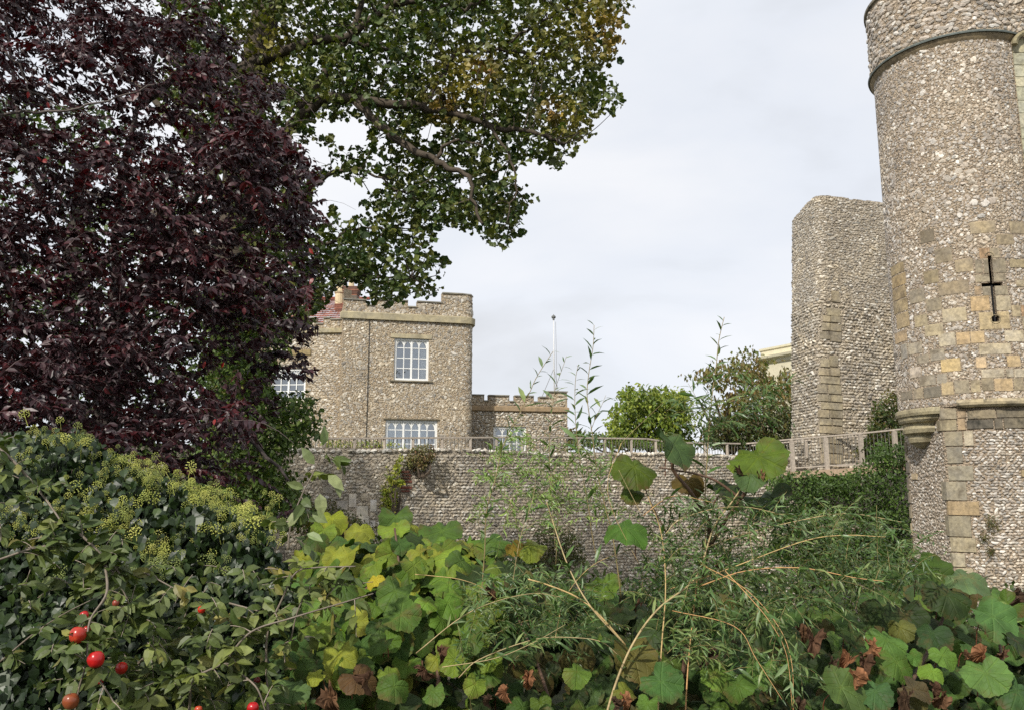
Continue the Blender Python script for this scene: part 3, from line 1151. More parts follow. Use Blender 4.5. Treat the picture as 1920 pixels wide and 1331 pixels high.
band(pp, 0, pp.L - 0.01, [(0.0, ztop - 0.03), (0.06, ztop), (0.06, ztop + 0.07), (-0.36, ztop + 0.10), (-0.36, ztop)], mb, col=lin('#8e8676'))
mb.build('coping', M_ASHDARK, tower)

# corbel carrying the round part over the left face
mid = (K + K2) / 2
half = np.linalg.norm(K - K2) / 2
Tc = (K - K2) / (2 * half)
Nc = np.array([Tc[1], -Tc[0]])
sag = TR - abs(np.dot(mid - np.array(TC), Nc))
zq = [tp.find(1735, y)[1] for y in (752, 826)]
H = zq[0] - zq[1]
prof = [(1.0, 0.0), (1.03, -0.02), (1.05, -0.10), (1.0, -0.17), (0.93, -0.19), (0.92, -0.27), (0.86, -0.33), (0.74, -0.36), (0.73, -0.42), (0.78, -0.50), (0.74, -0.60), (0.60, -0.64),
        (0.55, -0.68), (0.58, -0.74), (0.53, -0.84), (0.38, -0.88), (0.32, -0.93), (0.2, -0.98), (0.04, -1.0)]
V = []
xs_ = np.linspace(-1, 1, 19)
for s_, z_ in prof:
    for x in xs_:
        w_ = half * 0.98 * min(s_, 1.0) * (0.55 + 0.45 * s_)
        p_ = mid + Tc * x * w_ + Nc * ((sag + 0.05) * s_ ** 0.8 * max(1 - x * x, 0) ** 0.75 + 0.01)
        V.append((p_[0], p_[1], zc + 0.02 + H * z_))
n_ = len(xs_)
Q = [(r * n_ + i, (r + 1) * n_ + i, (r + 1) * n_ + i + 1, r * n_ + i + 1) for r in range(len(prof) - 1) for i in range(n_ - 1)]
mb = MB()
mb.add(V, quads=Q, col=lin('#aca183'))
mb.build('corbel', M_ASHLAR, tower)
# underside of the round part
mb = MB()
V = [tuple(cpt(a)) + (zc - 0.002,) for a in np.linspace(0, 2 * math.pi, 48, endpoint=False)] + [(TC[0], TC[1], zc - 0.002)]
mb.add(V, tris=[(48, (i + 1) % 48, i) for i in range(48)], col=lin('#8a7d63'))
mb.build('turret_floor', M_ASHLAR, tower)
# roll moulding over the right face
uKt = tp.find(1776, 760)[0]
mb = MB()
band(tp, uKt + 0.22, tp.L * 0.62, [(0, zc + 0.14), (0.05, zc + 0.13), (0.10, zc + 0.07), (0.10, zc + 0.01), (0.05, zc - 0.04), (-0.02, zc - 0.05)], mb, col=lin('#ab9d80'))
mb.build('roll_moulding', M_ASHDARK, tower)

B6 = [(820, 57, 888, 103, '#8c8064'), (806, 106, 888, 152, '#a09064'), (890, 57, 928, 98, '#a8875a'), (890, 100, 926, 150, '#b08a56'),
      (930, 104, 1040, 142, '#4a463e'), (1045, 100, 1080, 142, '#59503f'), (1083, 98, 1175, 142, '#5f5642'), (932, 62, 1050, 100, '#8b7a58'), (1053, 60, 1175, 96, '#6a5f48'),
      (835, 156, 915, 216, '#8d8368'), (917, 152, 958, 214, '#a79c84'), (845, 220, 912, 290, '#85806f'), (850, 298, 960, 362, '#8e8872'), (828, 366, 930, 446, '#8f8770'),
      (850, 449, 985, 508, '#b08d4e'), (845, 511, 950, 598, '#8f8668'), (865, 601, 970, 662, '#a3956d'), (868, 666, 925, 726, '#aaa080'), (888, 730, 962, 800, '#b5aa80'), (900, 803, 948, 868, '#a89c70'),
      (700, 332, 722, 357, '#c4a97c'), (668, 285, 690, 330, '#5f5a52'), (670, 345, 688, 400, '#6c6458'), (674, 410, 694, 455, '#847864'), (678, 470, 700, 520, '#958563'), (682, 540, 700, 590, '#9c8c66'),
      (1158, 315, 1190, 345, '#b59a5a'), (655, 200, 680, 240, '#8f8065'), (658, 245, 680, 278, '#7d7262')]
rects.clear()
for q in B6:
    z6 = (1400 + q[0] / 2.252, 740 + q[1] / 2.252, 1400 + q[2] / 2.252, 740 + q[3] / 2.252, q[4])
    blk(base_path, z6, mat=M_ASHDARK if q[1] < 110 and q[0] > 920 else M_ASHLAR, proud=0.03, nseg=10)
br = list(rects)
flints(tower, base_path, uK2 + 0.05, uK, -1.2, zc - 0.35, 0.085, 0.075, PAL_T, 0.2, holes=br, n_ind=0, proud=0.02, size=0.9)
flints(tower, base_path, uK, base_path.s[5], -1.6, zc - 0.3, 0.10, 0.062, (PAL_T[0], [12, 18, 20, 16, 13, 9, 9, 5, 6]), 1.0, holes=br, n_ind=0, proud=0.03, size=0.98)

# ------------------------------------------------------------------ gatehouse wall joined to the turret
gh = thing('gatehouse_wall', 'pale green ashlar wall strip joining the tall turret at the upper right edge', 'wall')
ug, _ = tp.find(1897, 110)
g0 = tp.off(ug, 0, 0.02)[:2]
gp = Path([g0, g0 + np.array([0.5, 0.02]), g0 + np.array([3.2, 0.12])])
gz0, gz1 = gp.find(1905, 420)[1], ztop + 0.1
mb = panel(gp, 0, gp.L, -3.6, gz1, thick=0.3)
mb.build('wall_core', M_MORT_T, gh)
z = zc + 0.3
k = 0
while z < zs - 0.3:
    h_ = random.uniform(0.24, 0.4)
    u = 0.01
    while u < 1.4:
        w_ = random.uniform(0.3, 0.6)
        block(gh, gp, u, u + w_ - 0.012, z, z + h_ - 0.012, lin(random.choice(['#bdb9a2', '#c4bda4', '#b3b099', '#bab294'])), proud=0.02, nseg=1)
        u += w_
    z += h_
flints(gh, gp, 0.05, 2.0, zs + 0.1, gz1, 0.13, 0.115, PAL_T, 0.3, n_ind=12, proud=0.035)
mb = MB()                                                     # arched hood beside the string course
c0 = gp.off(0.42, zs - 0.32, 0.1)
arcp = [gp.off(0.42 - 0.42 * math.cos(a), zs - 0.3 + 0.32 * math.sin(a), 0.12) for a in np.linspace(0, math.pi, 14)]
mb.tube(arcp, 0.07, 6, col=lin('#9c9272'))
mb.build('arched_hood', M_ASHLAR, gh)

# ------------------------------------------------------------------ ruined tower
ruin = thing('ruined_tower', 'broken grey flint tower stump with a worn sandstone corner behind the footbridge', 'tower')
rA = W(1492, 600, 29.2)[:2]
rC = W(1548, 600, 27.0)[:2]
rD = W(1800, 600, 27.9)[:2]
rp = Path([tuple(rA + np.array([2.5, 1.6]))] + fillet(rA + np.array([0.9, 0.7]), rA, (rA + rC) / 2, 0.35, 4) + fillet(rA, rC, rD, 0.35, 5) + [tuple(rD)])
rzt = rp.find(1560, 366)[1]
u_l = rp.find(1500, 600)[0]
# stepped, crumbled top
steps = []
u_c = rp.find(1536, 600)[0]
rs = np.random.default_rng(3)
ulist = np.linspace(0, rp.L, 60)
for i in range(len(ulist) - 1):
    d_ = abs(rs.normal(0, 0.02)) + max(0, 1 - ulist[i] / (u_c * 0.93)) * 0.9
    steps.append((ulist[i], ulist[i + 1], rzt - d_, rzt + 1))
mb = panel(rp, 0, rp.L, TERR - 2, rzt + 0.03, holes=steps, thick=1.3)
pivot = np.array([rC[0], rC[1], rzt])
mb.build('wall_core', M_MORT_W, ruin)
qs = []
rects.clear()
rq = [(1559, 545, 1573, 556), (1560, 556, 1575, 566), (1550, 578, 1575, 592), (1543, 592, 1557, 604), (1558, 592, 1576, 604), (1542, 606, 1556, 620), (1557, 607, 1578, 620), (1538, 622, 1556, 636), (1557, 622, 1578, 640),
      (1540, 672, 1556, 688), (1557, 666, 1572, 686), (1537, 690, 1556, 703), (1557, 688, 1575, 703), (1540, 705, 1575, 718), (1536, 720, 1552, 737), (1554, 720, 1578, 737), (1536, 739, 1558, 752), (1560, 739, 1580, 752),
      (1540, 754, 1580, 766), (1536, 768, 1556, 782), (1558, 768, 1580, 782), (1538, 784, 1560, 796), (1562, 784, 1580, 796), (1538, 798, 1580, 812), (1540, 814, 1562, 830), (1564, 814, 1580, 830), (1542, 832, 1580, 848), (1542, 850, 1580, 868)]
for x0, y0, x1, y1 in rq:
    blk(rp, (x0 + (y0 - 366) * 0.056, y0, x1 + (y0 - 366) * 0.056, y1, random.choice(['#8f8468', '#998d6c', '#857b66', '#a0906c'])), parent=ruin, proud=0.04)
rr_ = list(rects)
zm = rp.find(1600, 560)[1]
flints(ruin, rp, 0.3, rp.L, zm, rzt, 0.10, 0.082, PAL_W, 0.3, holes=rr_ + steps, n_ind=120, proud=0.025)
flints(ruin, rp, 0.3, rp.L, TERR - 0.2, zm, 0.125, 0.10, PAL_W, 1.0, holes=rr_, n_ind=180, proud=0.05, size=1.0)
# the stump leans: turn it about its top front corner
th = math.radians(3.2)
R_ = Matrix.Rotation(th, 4, 'Y')
ruin.matrix_basis = Matrix.Translation(Vector(pivot)) @ R_ @ Matrix.Translation(-Vector(pivot))

# ------------------------------------------------------------------ the castellated house
house = thing('castle_house', 'castellated flint house with white gothic windows behind the retaining wall', 'house')


def make_window(path, rect, cols, rows, mull, rec=0.085, curtain=None, casement=None, spring=None, fill=True):
    u0, u1, v0, v1 = rect
    um = (u0 + u1) / 2
    x, y, T = path.at(um)
    T3 = np.array([T[0], T[1], 0])
    N3 = np.array([T[1], -T[0], 0])
    O = np.array([x, y, 0.0])
    Wd = u1 - u0
    AX = np.array([T3, -N3, [0, 0, 1]])

    def P(a, z, d=0.0):
        return O + T3 * (a - Wd / 2) + N3 * (-rec + d) + np.array([0, 0, z])
    fw = 0.085
    mb = MB()
    mb.box(P(Wd / 2, v0 + fw / 2, -0.02), (Wd, 0.09, fw), AX)
    mb.box(P(Wd / 2, v1 - fw / 2, -0.02), (Wd, 0.09, fw), AX)
    mb.box(P(fw / 2, (v0 + v1) / 2, -0.02), (fw, 0.088, v1 - v0 - 2 * fw), AX)
    mb.box(P(Wd - fw / 2, (v0 + v1) / 2, -0.02), (fw, 0.088, v1 - v0 - 2 * fw), AX)
    win = mb.build('window', M_WHITE, house)
    iw = (Wd - 2 * fw) / cols
    sp = spring or (v1 - fw - iw * 0.95)
    zr = list(np.linspace(v0 + fw, sp, rows)) + [v1 - fw]
    mb = MB()
    for k in range(1, cols):
        tk = 0.07 if k in mull else 0.03
        mb.box(P(fw + iw * k, (v0 + v1) / 2, -0.015 if k in mull else -0.025), (tk, 0.05, v1 - v0 - 2 * fw), AX)
    for q in zr[1:-1]:
        mb.box(P(Wd / 2, q, -0.028), (Wd - 2 * fw, 0.03, 0.03), AX)
    for k in range(cols):
        a0, a1 = fw + iw * k, fw + iw * (k + 1)
        hh = v1 - fw - sp
        L = []
        for t in np.linspace(0, 1, 7):
            ang = t * math.pi / 3
            xx = a1 - iw * math.cos(ang)
            L.append((xx, sp + hh * math.sin(ang) / math.sin(math.pi / 3)))
        Rr = [(a0 + a1 - p_[0], p_[1]) for p_ in L]
        for side, cx_ in ((L, a0), (Rr, a1)):
            mb.tube([P(p_[0], p_[1], -0.01) for p_ in side], 0.018, 4)
            if fill:
                V = [P(p_[0], p_[1], -0.03) for p_ in side] + [P(cx_, v1 - fw, -0.03)]
                mb.add(V, tris=[(7, i, i + 1) for i in range(6)])
    mb.build('glazing_bars', M_WHITE, win)
    for k in range(cols):
        for r in range(len(zr) - 1):
            mb = MB()
            jit = random.uniform(-0.004, 0.004)
            V = [P(fw + iw * k, zr[r], -0.04 + jit), P(fw + iw * (k + 1), zr[r], -0.04), P(fw + iw * (k + 1), zr[r + 1], -0.04 - jit), P(fw + iw * k, zr[r + 1], -0.04)]
            mb.add(V, quads=[(0, 1, 2, 3)])
            mb.build('pane', M_GLASS, win)
    for c_ in curtain or ():
        a0, a1, col = c_[:3]
        n = max(6, int((a1 - a0) * Wd / 0.03))
        V = []
        for i in range(n + 1):
            a = (a0 + (a1 - a0) * i / n) * Wd
            dd = -0.09 + 0.015 * math.sin(i * 1.7)
            V += [P(a, v0 + 0.02, dd), P(a, v1 - 0.02, dd)]
        mb = MB()
        mb.add(V, quads=[(2 * i, 2 * i + 2, 2 * i + 3, 2 * i + 1) for i in range(n)], col=lin(col))
        mb.build('curtain', M_CURTAIN, win)
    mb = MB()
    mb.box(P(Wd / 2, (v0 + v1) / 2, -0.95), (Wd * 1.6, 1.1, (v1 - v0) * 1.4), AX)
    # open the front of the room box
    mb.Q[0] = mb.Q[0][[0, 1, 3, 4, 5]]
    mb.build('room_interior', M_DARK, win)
    return win


def crenel(path, segs, zc0, parent, capmb, thick=0.3):
    """segs: (u0,u1,z): height of the parapet along the wall; returns holes"""
    top = max(s_[2] for s_ in segs)
    holes = [(s_[0], s_[1], s_[2], top + 1) for s_ in segs if s_[2] < top - 1e-4]
    for s_ in segs:
        x0, x1 = path.off(s_[0], 0, 0), path.off(s_[1], 0, 0)
        V = []
        us = np.linspace(s_[0] - 0.0, s_[1] + 0.0, 5)
        for d in (0.05, -thick - 0.03):
            for zz in (s_[2] + 0.003, s_[2] + 0.05):
                V += [path.off(u, zz, d) for u in us]
        V = np.array(V)
        q = []
        for i in range(4):
            q += [(i, i + 1, 5 + i + 1, 5 + i), (5 + i, 5 + i + 1, 15 + i + 1, 15 + i), (10 + i + 1, 10 + i, 15 + i, 15 + i + 1), (i + 1, i, 10 + i, 10 + i + 1)]
        q += [(0, 5, 15, 10), (4, 14, 19, 9)]
        capmb.add(V, quads=q, col=lin('#8b877c') * random.uniform(0.9, 1.2))
    return holes, top


# tower block of the house
hL, hR = W(640, 700, 30.4)[:2], W(888, 700, 31.6)[:2]
hd = nrm(hR - hL)
hn = np.array([-hd[1], hd[0]])
hp = Path([tuple(hL + hn * 5), tuple(hL)] + fillet(hL, hR, hR + hn * 3, 0.42, 9) + [tuple(hR + hn * 5)])
uL, uR = hp.s[1], hp.s[-2]


def hz(px, py):
    return hp.find(px, py)[1]


zcor0, zcor1 = hz(700, 600), hz(700, 588)
wA = rect_on(hp, 739, 635, 804, 713)
wB = rect_on(hp, 722, 787, 820, 862)
hu = lambda px: hp.find(px, 575)[0]
segs = [(uL, hu(687), hz(665, 563)), (hu(687), hu(702), hz(695, 574)), (hu(702), hu(765), hz(730, 564)), (hu(765), hu(782), hz(773, 577)), (hu(782), hu(829), hz(805, 568)), (hu(829), uR, hz(850, 552))]
cap = MB()
ho, htop = crenel(hp, segs, zcor1, house, cap)
side = [(0, uL - 0.31, hz(665, 566), htop + 1), (uR + 0.25, hp.L, hz(665, 566), htop + 1)]
mb = panel(hp, 0, hp.L, TERR - 0.3, htop, holes=ho + side + [wA, wB], thick=0.3)
mb.build('wall', M_MORT_H, house)
mb = MB()
band(hp, uL - 0.12, hp.L, [(0, zcor0 + 0.0), (0.11, zcor0 + 0.01), (0.12, zcor1), (0.02, zcor1 + 0.04), (-0.05, zcor1 + 0.04)], mb, col=lin('#b3a88c'))
mb.build('cornice', M_CORN, house)
lA = rect_on(hp, 733, 627, 810, 634)
lA = (lA[0], lA[1], wA[3], lA[3])
block(house, hp, *lA, lin('#b3a88e'), mat=M_CORN, name='lintel', proud=0.03)
lB = (wB[0] - 0.08, wB[1] + 0.08, wB[3], wB[3] + 0.05)
block(house, hp, *lB, lin('#6a6250'), mat=M_CORN, name='lintel', proud=0.03)
sA = (wA[0] - 0.15, wA[1] + 0.15, wA[2] - 0.05, wA[2])
block(house, hp, *sA, lin('#8a8272'), mat=M_CORN, name='sill', proud=0.06)
cor = (0, hp.L, zcor0 - 0.01, zcor1 + 0.05)
flints(house, hp, uL + 0.0, uR + 0.05, TERR + 0.3, zcor0, 0.081, 0.072, PAL_W, 0.0, holes=[wA, wB, lA, lB, sA], n_ind=230, proud=0.014, density=0.85, size=0.95)
flints(house, hp, uL + 0.0, uR + 0.05, zcor1 + 0.05, htop, 0.10, 0.09, PAL_W, 0.0, holes=ho, n_ind=30, proud=0.018, density=0.9)
make_window(hp, wA, 4, 4, (2,), curtain=[(0.78, 0.97, '#e8e8e4'), (0.5, 0.78, '#a3aeb8'), (0.03, 0.5, '#7a7f86')])
make_window(hp, wB, 6, 3, (2, 4), curtain=[(0.02, 0.48, '#e3e8ec'), (0.50, 0.84, '#dde4ea'), (0.85, 0.98, '#7c838a')], fill=True)
# drainpipe line down the wall
mb = MB()
pu = hp.find(690, 700)[0]
mb.tube([hp.off(pu, z_, 0.03) for z_ in np.linspace(TERR, zcor0, 8)], 0.012, 6)
mb.build('conductor_cable', M_BLACKIRON, house)

# left wing
lL, lR = W(430, 700, 31.9)[:2], W(640, 700, 31.5)[:2]
lp = Path([tuple(lL), tuple(lR)])
lz0, lz1 = lp.find(600, 626)[1], lp.find(600, 617)[1]
wD = rect_on(lp, 507, 690, 573, 749)
lu = lambda px: lp.find(px, 610)[0]
segs = []
edges = [430, 470, 486, 530, 546, 592, 606, 619, 640]
for i in range(len(edges) - 1):
    segs.append((lu(edges[i]), lu(edges[i + 1]), lp.find(560, 598 if i % 2 == 0 else 609)[1]))
segs[-1] = (segs[-1][0], lp.L, segs[-1][2])
segs[-1] = (segs[-1][0], segs[-1][1], lp.find(630, 600)[1])
segs[0] = (0, segs[0][1], segs[0][2])
ho, ltop = crenel(lp, segs, lz1, house, cap)
mb = panel(lp, 0, lp.L, TERR - 0.3, ltop, holes=ho + [wD], thick=0.3)
mb.build('wall', M_MORT_H, house)
mb = MB()
band(lp, 0, lp.L, [(0, lz0), (0.10, lz0 + 0.03), (0.10, lz1), (0, lz1 + 0.03), (-0.05, lz1 + 0.03)], mb, col=lin('#b3a88c'))
mb.build('cornice', M_CORN, house)
lD = rect_on(lp, 545, 656, 583, 666)
block(house, lp, *lD, lin('#9c8a62'), mat=M_CORN, name='stone_panel', proud=0.04)
flints(house, lp, lp.find(500, 700)[0], lp.L, TERR + 0.3, lz0, 0.12, 0.085, PAL_W, 0.4, holes=[wD, lD], n_ind=20, proud=0.018)
flints(house, lp, lp.find(500, 700)[0], lp.L, lz1 + 0.03, ltop, 0.13, 0.11, PAL_W, 0.3, holes=ho, n_ind=0, proud=0.03)
make_window(lp, wD, 4, 4, (2,), curtain=[(0.75, 0.97, '#b9b5aa')], fill=False)

# right wing
gL, gR = W(870, 800, 33.0)[:2], W(1064, 800, 33.8)[:2]
gd = nrm(gR - gL)
gn = np.array([-gd[1], gd[0]])
wp = Path([tuple(gL), tuple(gR), tuple(gR + gn * 4)])
gu1 = wp.s[1]
gz0_, gz1_ = wp.find(975, 772)[1], wp.find(975, 763)[1]
wC = rect_on(wp, 925, 799, 987, 850)
wu = lambda px: wp.find(px, 750)[0]
wz = lambda px, py: wp.find(px, py)[1]
segs = [(0, wu(908), wz(898, 741)), (wu(908), wu(916), wz(912, 752)), (wu(916), wu(955), wz(935, 742)), (wu(955), wu(965), wz(960, 753)), (wu(965), wu(1001), wz(983, 743)), (wu(1001), wu(1011), wz(1006, 754)), (wu(1011), wu(1027), wz(1019, 745)),
        (wu(1027), gu1, wz(1045, 735))]
ho, wtop = crenel(wp, segs, gz1_, house, cap)
ho.append((gu1 + 0.3, wp.L, wz(983, 743), wtop + 1))
mb = panel(wp, 0, wp.L, TERR - 0.3, wtop, holes=ho + [wC], thick=0.3)
mb.build('wall', M_MORT_H, house)
mb = MB()
band(wp, 0, wp.L, [(0, gz0_), (0.10, gz0_ + 0.04), (0.10, gz1_), (0, gz1_ + 0.04), (-0.05, gz1_ + 0.04)], mb, col=lin('#a08a6e'))
mb.build('cornice', M_CORN, house)
flints(house, wp, wu(884), gu1, TERR + 0.3, gz0_, 0.11, 0.085, (PAL_W[0], [16, 18, 16, 14, 14, 8, 8, 6, 8]), 0.5, holes=[wC], n_ind=20, proud=0.03)
flints(house, wp, wu(884), gu1, gz1_ + 0.03, wtop, 0.13, 0.11, PAL_W, 0.2, holes=ho, n_ind=0, proud=0.03)
make_window(wp, wC, 4, 3, (2,), curtain=[(0.62, 0.97, '#d8d2c4'), (0.02, 0.1, '#bfb9a8')], fill=False)
cap.build('parapet_coping', M_CORN, house)

# roof and chimney behind the left wing
r0 = lp.off(lp.find(520, 600)[0], 0, -0.5)
r1 = lp.off(lp.L, 0, -0.5) + np.array([0.25, 0, 0])
zr0 = lp.find(620, 612)[1]
mb = MB()
nrow, ncol = 16, 26
up = np.array([-lp.at(1.0)[2][1], lp.at(1.0)[2][0], 0])
ruv = (r1 - r0)
rise = zat(556, 34.0) - zr0
for i in range(nrow):
    t0, t1 = i / nrow, (i + 1) / nrow
    for j in range(ncol):
        a0, a1 = j / ncol, (j + 0.97) / ncol
        jz = random.uniform(0, 0.015)
        pts = []
        for a, t, dz in ((a0, t0, 0.05 + jz), (a1, t0, 0.05 + jz), (a1, t1, 0.0), (a0, t1, 0.0)):
            pts.append(r0 + ruv * a + up * 2.2 * t + np.array([0, 0, zr0 + rise * t + dz]))
        pts += [pts[0] - np.array([0, 0, 0.045]), pts[1] - np.array([0, 0, 0.045])]
        mb.add(pts, quads=[(0, 1, 2, 3), (4, 5, 1, 0)], col=lin(random.choice(['#84503e', '#764638', '#8c5644', '#684036'])))
mb.box((r0 + r1) / 2 + up * 2.3 + np.array([0, 0, zr0 + rise]), (np.linalg.norm(ruv), 0.2, 0.1), col=lin('#8f4635'))
roof = mb.build('roof', M_TILE, house)
roof['kind'] = 'stuff'
mb = MB()
ch = W(659, 560, 33.2)
zch = zat(540, 33.2)
zb_ = ch[2] - 1.2
nb = 26
for k in range(nb):
    zz = zb_ + (zch - zb_) * (k + 0.5) / nb
    s_ = 0.54 if k < nb - 5 else 0.54 + 0.04 * min(k - nb + 6, 3)
    mb.box((ch[0], ch[1], zz), (s_, s_, (zch - zb_) / nb * 0.86), col=lin(random.choice(['#7d5140', '#8b5d48', '#6b4c3f', '#6a6055'])))
mb.box((ch[0], ch[1], (zb_ + zch) / 2), (0.5, 0.5, zch - zb_ - 0.02), col=lin('#8d8272'))
chm = mb.build('chimney', M_TILE, house)
mb = MB()
mb.lathe((ch[0] - 0.02, ch[1], zch - 0.01), [(0.14, 0), (0.12, 0.1), (0.10, 0.42), (0.14, 0.45), (0.14, 0.5), (0.08, 0.5)], 14)
mb.build('chimney_pot', M_POT, chm, smooth=False)
mb = MB()
c2 = W(637, 565, 34.0)
mb.lathe((c2[0], c2[1], c2[2] - 0.4), [(0.22, 0), (0.20, 0.7), (0.24, 0.75), (0.24, 0.82), (0.17, 0.85), (0.155, 1.35), (0.2, 1.38), (0.2, 1.45), (0.1, 1.45)], 14)
mb.build('chimney_pot', M_POT, roof)

# ------------------------------------------------------------------ cream villa, far behind
villa = thing('cream_villa', 'cream rendered villa corner with a moulded cornice behind the ruined tower', 'house')
vL, vR = W(1428, 700, 55)[:2], W(1560, 700, 50)[:2]
vp = Path([tuple(vL + np.array([4, 9])), tuple(vL), tuple(vR)])
us_ = vp.s[1]
vz = lambda px, py: vp.find(px, py)[1]
vw = rect_on(vp, 1462, 696, 1483, 735)
vt = vz(1450, 652)
mb = panel(vp, 0, vp.L, TERR - 1, vt, holes=[vw], thick=0.4)
mb.build('wall', M_CREAM, villa)
mb = MB()
zc1 = vz(1450, 671)
band(vp, 0, vp.L, [(0, zc1 - 0.35), (0.1, zc1 - 0.3), (0.15, zc1 - 0.1), (0.45, zc1), (0.5, zc1 + 0.15), (0.0, zc1 + 0.2), (-0.1, zc1 + 0.2)], mb)
band(vp, 0, vp.L, [(0, vt - 0.1), (0.1, vt - 0.08), (0.1, vt + 0.05), (-0.4, vt + 0.08), (-0.4, vt - 0.1)], mb)
mb.build('cornice', M_CREAM, villa)
house_keep = house
house = villa
make_window(vp, vw, 3, 3, (), rec=0.2, fill=False)
house = house_keep

# ------------------------------------------------------------------ flagpole
M_POLE = mat_plain('pole_paint', (0.6, 0.6, 0.6), 0.5, 0.05, 8, bstr=0)
fp = thing('flagpole', 'thin white flagpole with a dark finial rising behind the low castellated wing', 'flagpole')
b0, b1 = W(1040, 760, 38), W(1038, 600, 38)
mb = MB()
mb.tube([(b1[0] + .02, b1[1], TERR), (b1[0], b1[1], b1[2] - 1.9), b1], [0.036, 0.03, 0.02], 10)
mb.build('pole', M_POLE, fp, smooth=True)
mb = MB()
mb.lathe((b1[0], b1[1], b1[2]), [(0.02, -0.02), (0.06, 0.0), (0.03, 0.03), (0.09, 0.08), (0.11, 0.13), (0.08, 0.19), (0.03, 0.22), (0.0, 0.27)], 12)
mb.build('finial', M_LEAD, fp, smooth=True)
mb = MB()
mb.tube([(b1[0] + 0.09, b1[1] - 0.03, b1[2] - 0.1), (b1[0] + 0.12, b1[1] - 0.03, b1[2] - 2), (b1[0] + 0.11, b1[1] - 0.03, TERR + 1)], 0.008, 4)
mb.tube([(b1[0], b1[1], b1[2] - 2.3), (b1[0] - 0.75, b1[1], zat(760, 38))], 0.012, 4)
mb.tube([(b1[0], b1[1], b1[2] - 2.3), (b1[0] + 0.6, b1[1], zat(830, 38))], 0.009, 4)
mb.build('halyard', M_STEEL, fp)

# ------------------------------------------------------------------ railings and footbridge


def railing(name, label, pts, posts, hgt, mat, balus=True, gap=0.11, postw=0.07, inset=0.0):
    """pts: top rail polyline (world); posts: run fractions"""
    t = thing(name, label, 'railing', 'garden railings along the terrace')
    P = np.array(pts)
    s = np.concatenate([[0], np.cumsum(np.linalg.norm(np.diff(P, axis=0), axis=1))])

    def at(u):
        return np.array([np.interp(u, s, P[:, i]) for i in range(3)])
    mb = MB()
    for i in range(len(P) - 1):
        d = P[i + 1] - P[i]
        ax = nrm(np.array([d, np.cross([0, 0, 1.0], d), [0, 0, 0]]))
        ax[2] = np.cross(ax[0], ax[1])
        mb.box((P[i] + P[i + 1]) / 2, (np.linalg.norm(d) + 0.02, 0.10, 0.045), ax)
        if balus:
            mb.box((P[i] + P[i + 1]) / 2 - np.array([0, 0, hgt - 0.1]), (np.linalg.norm(d), 0.05, 0.04), ax)
    mb.build('handrail', mat, t)
    for u in posts:
        mb = MB()
        p = at(u)
        mb.box(p - np.array([0, 0, hgt / 2 + 0.025]), (postw, postw, hgt), bev=0.0, col=(1, 1, 1) * np.array(random.uniform(0.85, 1.15)))
        mb.build('post', mat, t)
    mb = MB()
    for u in np.arange(gap, s[-1], gap):
        p = at(u)
        mb.tube([p - np.array([0, 0, 0.02]), p - np.array([0, 0, hgt - 0.1])], 0.009, 4, cap=False)
    o = mb.build('balusters', M_STEEL if mat is M_STEEL else M_WOODB, t)
    o['kind'] = 'stuff'
    return t, at, s


M_WOODB = mat_plain('dark_bars', (0.16, 0.15, 0.13), 0.6, 0.2, 10)
px_r = [(560, 822), (1000, 819), (1222, 822), (1272, 829), (1400, 831)]
Ys = [WA[1] + 0.3 + (W(px, 900, 23)[0] * 1.0 - WA[0]) * slope for px, _ in px_r]
pts = []
for px, py in px_r:
    # keep the railing 0.25 m behind the wall's face
    u_, _ = wall_path.find(px, 900)
    q = wall_path.off(u_, 0, -0.28)
    pts.append((q[0], q[1], zat(py, q[1])))
uu = []
P_ = np.array(pts)
s_ = np.concatenate([[0], np.cumsum(np.linalg.norm(np.diff(P_, axis=0), axis=1))])
pxs = proj(P_)[0]
for px in (604, 657, 710, 763, 818, 873, 925, 977, 1030, 1083, 1131, 1182, 1229, 1275, 1320, 1362):
    uu.append(float(np.interp(px, pxs, s_)))
railing('garden_railing', 'long weathered timber railing with thin bars on top of the retaining wall', pts, uu, 0.62, M_WOOD)
near = [(1400, 831, 27.4), (1484, 823, 26.6), (1613, 812, 25.4), (1700, 803, 24.6), (1790, 795, 23.8)]
pts = [tuple(W(a, b_, c_)) for a, b_, c_ in near]
P_ = np.array(pts)
s_ = np.concatenate([[0], np.cumsum(np.linalg.norm(np.diff(P_, axis=0), axis=1))])
pxs = proj(P_)[0]
railing('bridge_railing', 'near timber railing of the footbridge in front of the ruined tower', pts, [float(np.interp(q, pxs, s_)) for q in (1424, 1484, 1549, 1613, 1677)], 1.02, M_WOOD, postw=0.12)
offv = np.array([0.55, 1.25, 0])
railing('bridge_railing', 'far timber railing of the footbridge, nearer the ruined tower', [tuple(np.array(q) + offv) for q in pts], [float(np.interp(q, pxs, s_)) for q in (1412, 1440, 1505, 1558, 1612, 1660)], 1.02, M_WOOD, postw=0.1)
deck = thing('footbridge_deck', 'plank deck and edge beam of the footbridge under its railings', 'footbridge')
mb = MB()
for i in range(len(pts) - 1):
    A, B_ = P_[i], P_[i + 1]
    d = B_ - A
    ax = nrm(np.array([d, np.cross([0, 0, 1.0], d), [0, 0, 0]]))
    ax[2] = np.cross(ax[0], ax[1])
    mb.box((A + B_) / 2 - np.array([0, 0, 1.14]) - ax[1] * 0.06, (np.linalg.norm(d) + .02, 0.1, 0.2), ax, col=(0.95, 0.8, 0.65))
mb.build('edge_beam', M_WOOD, deck)
mb = MB()
L_ = s_[-1]
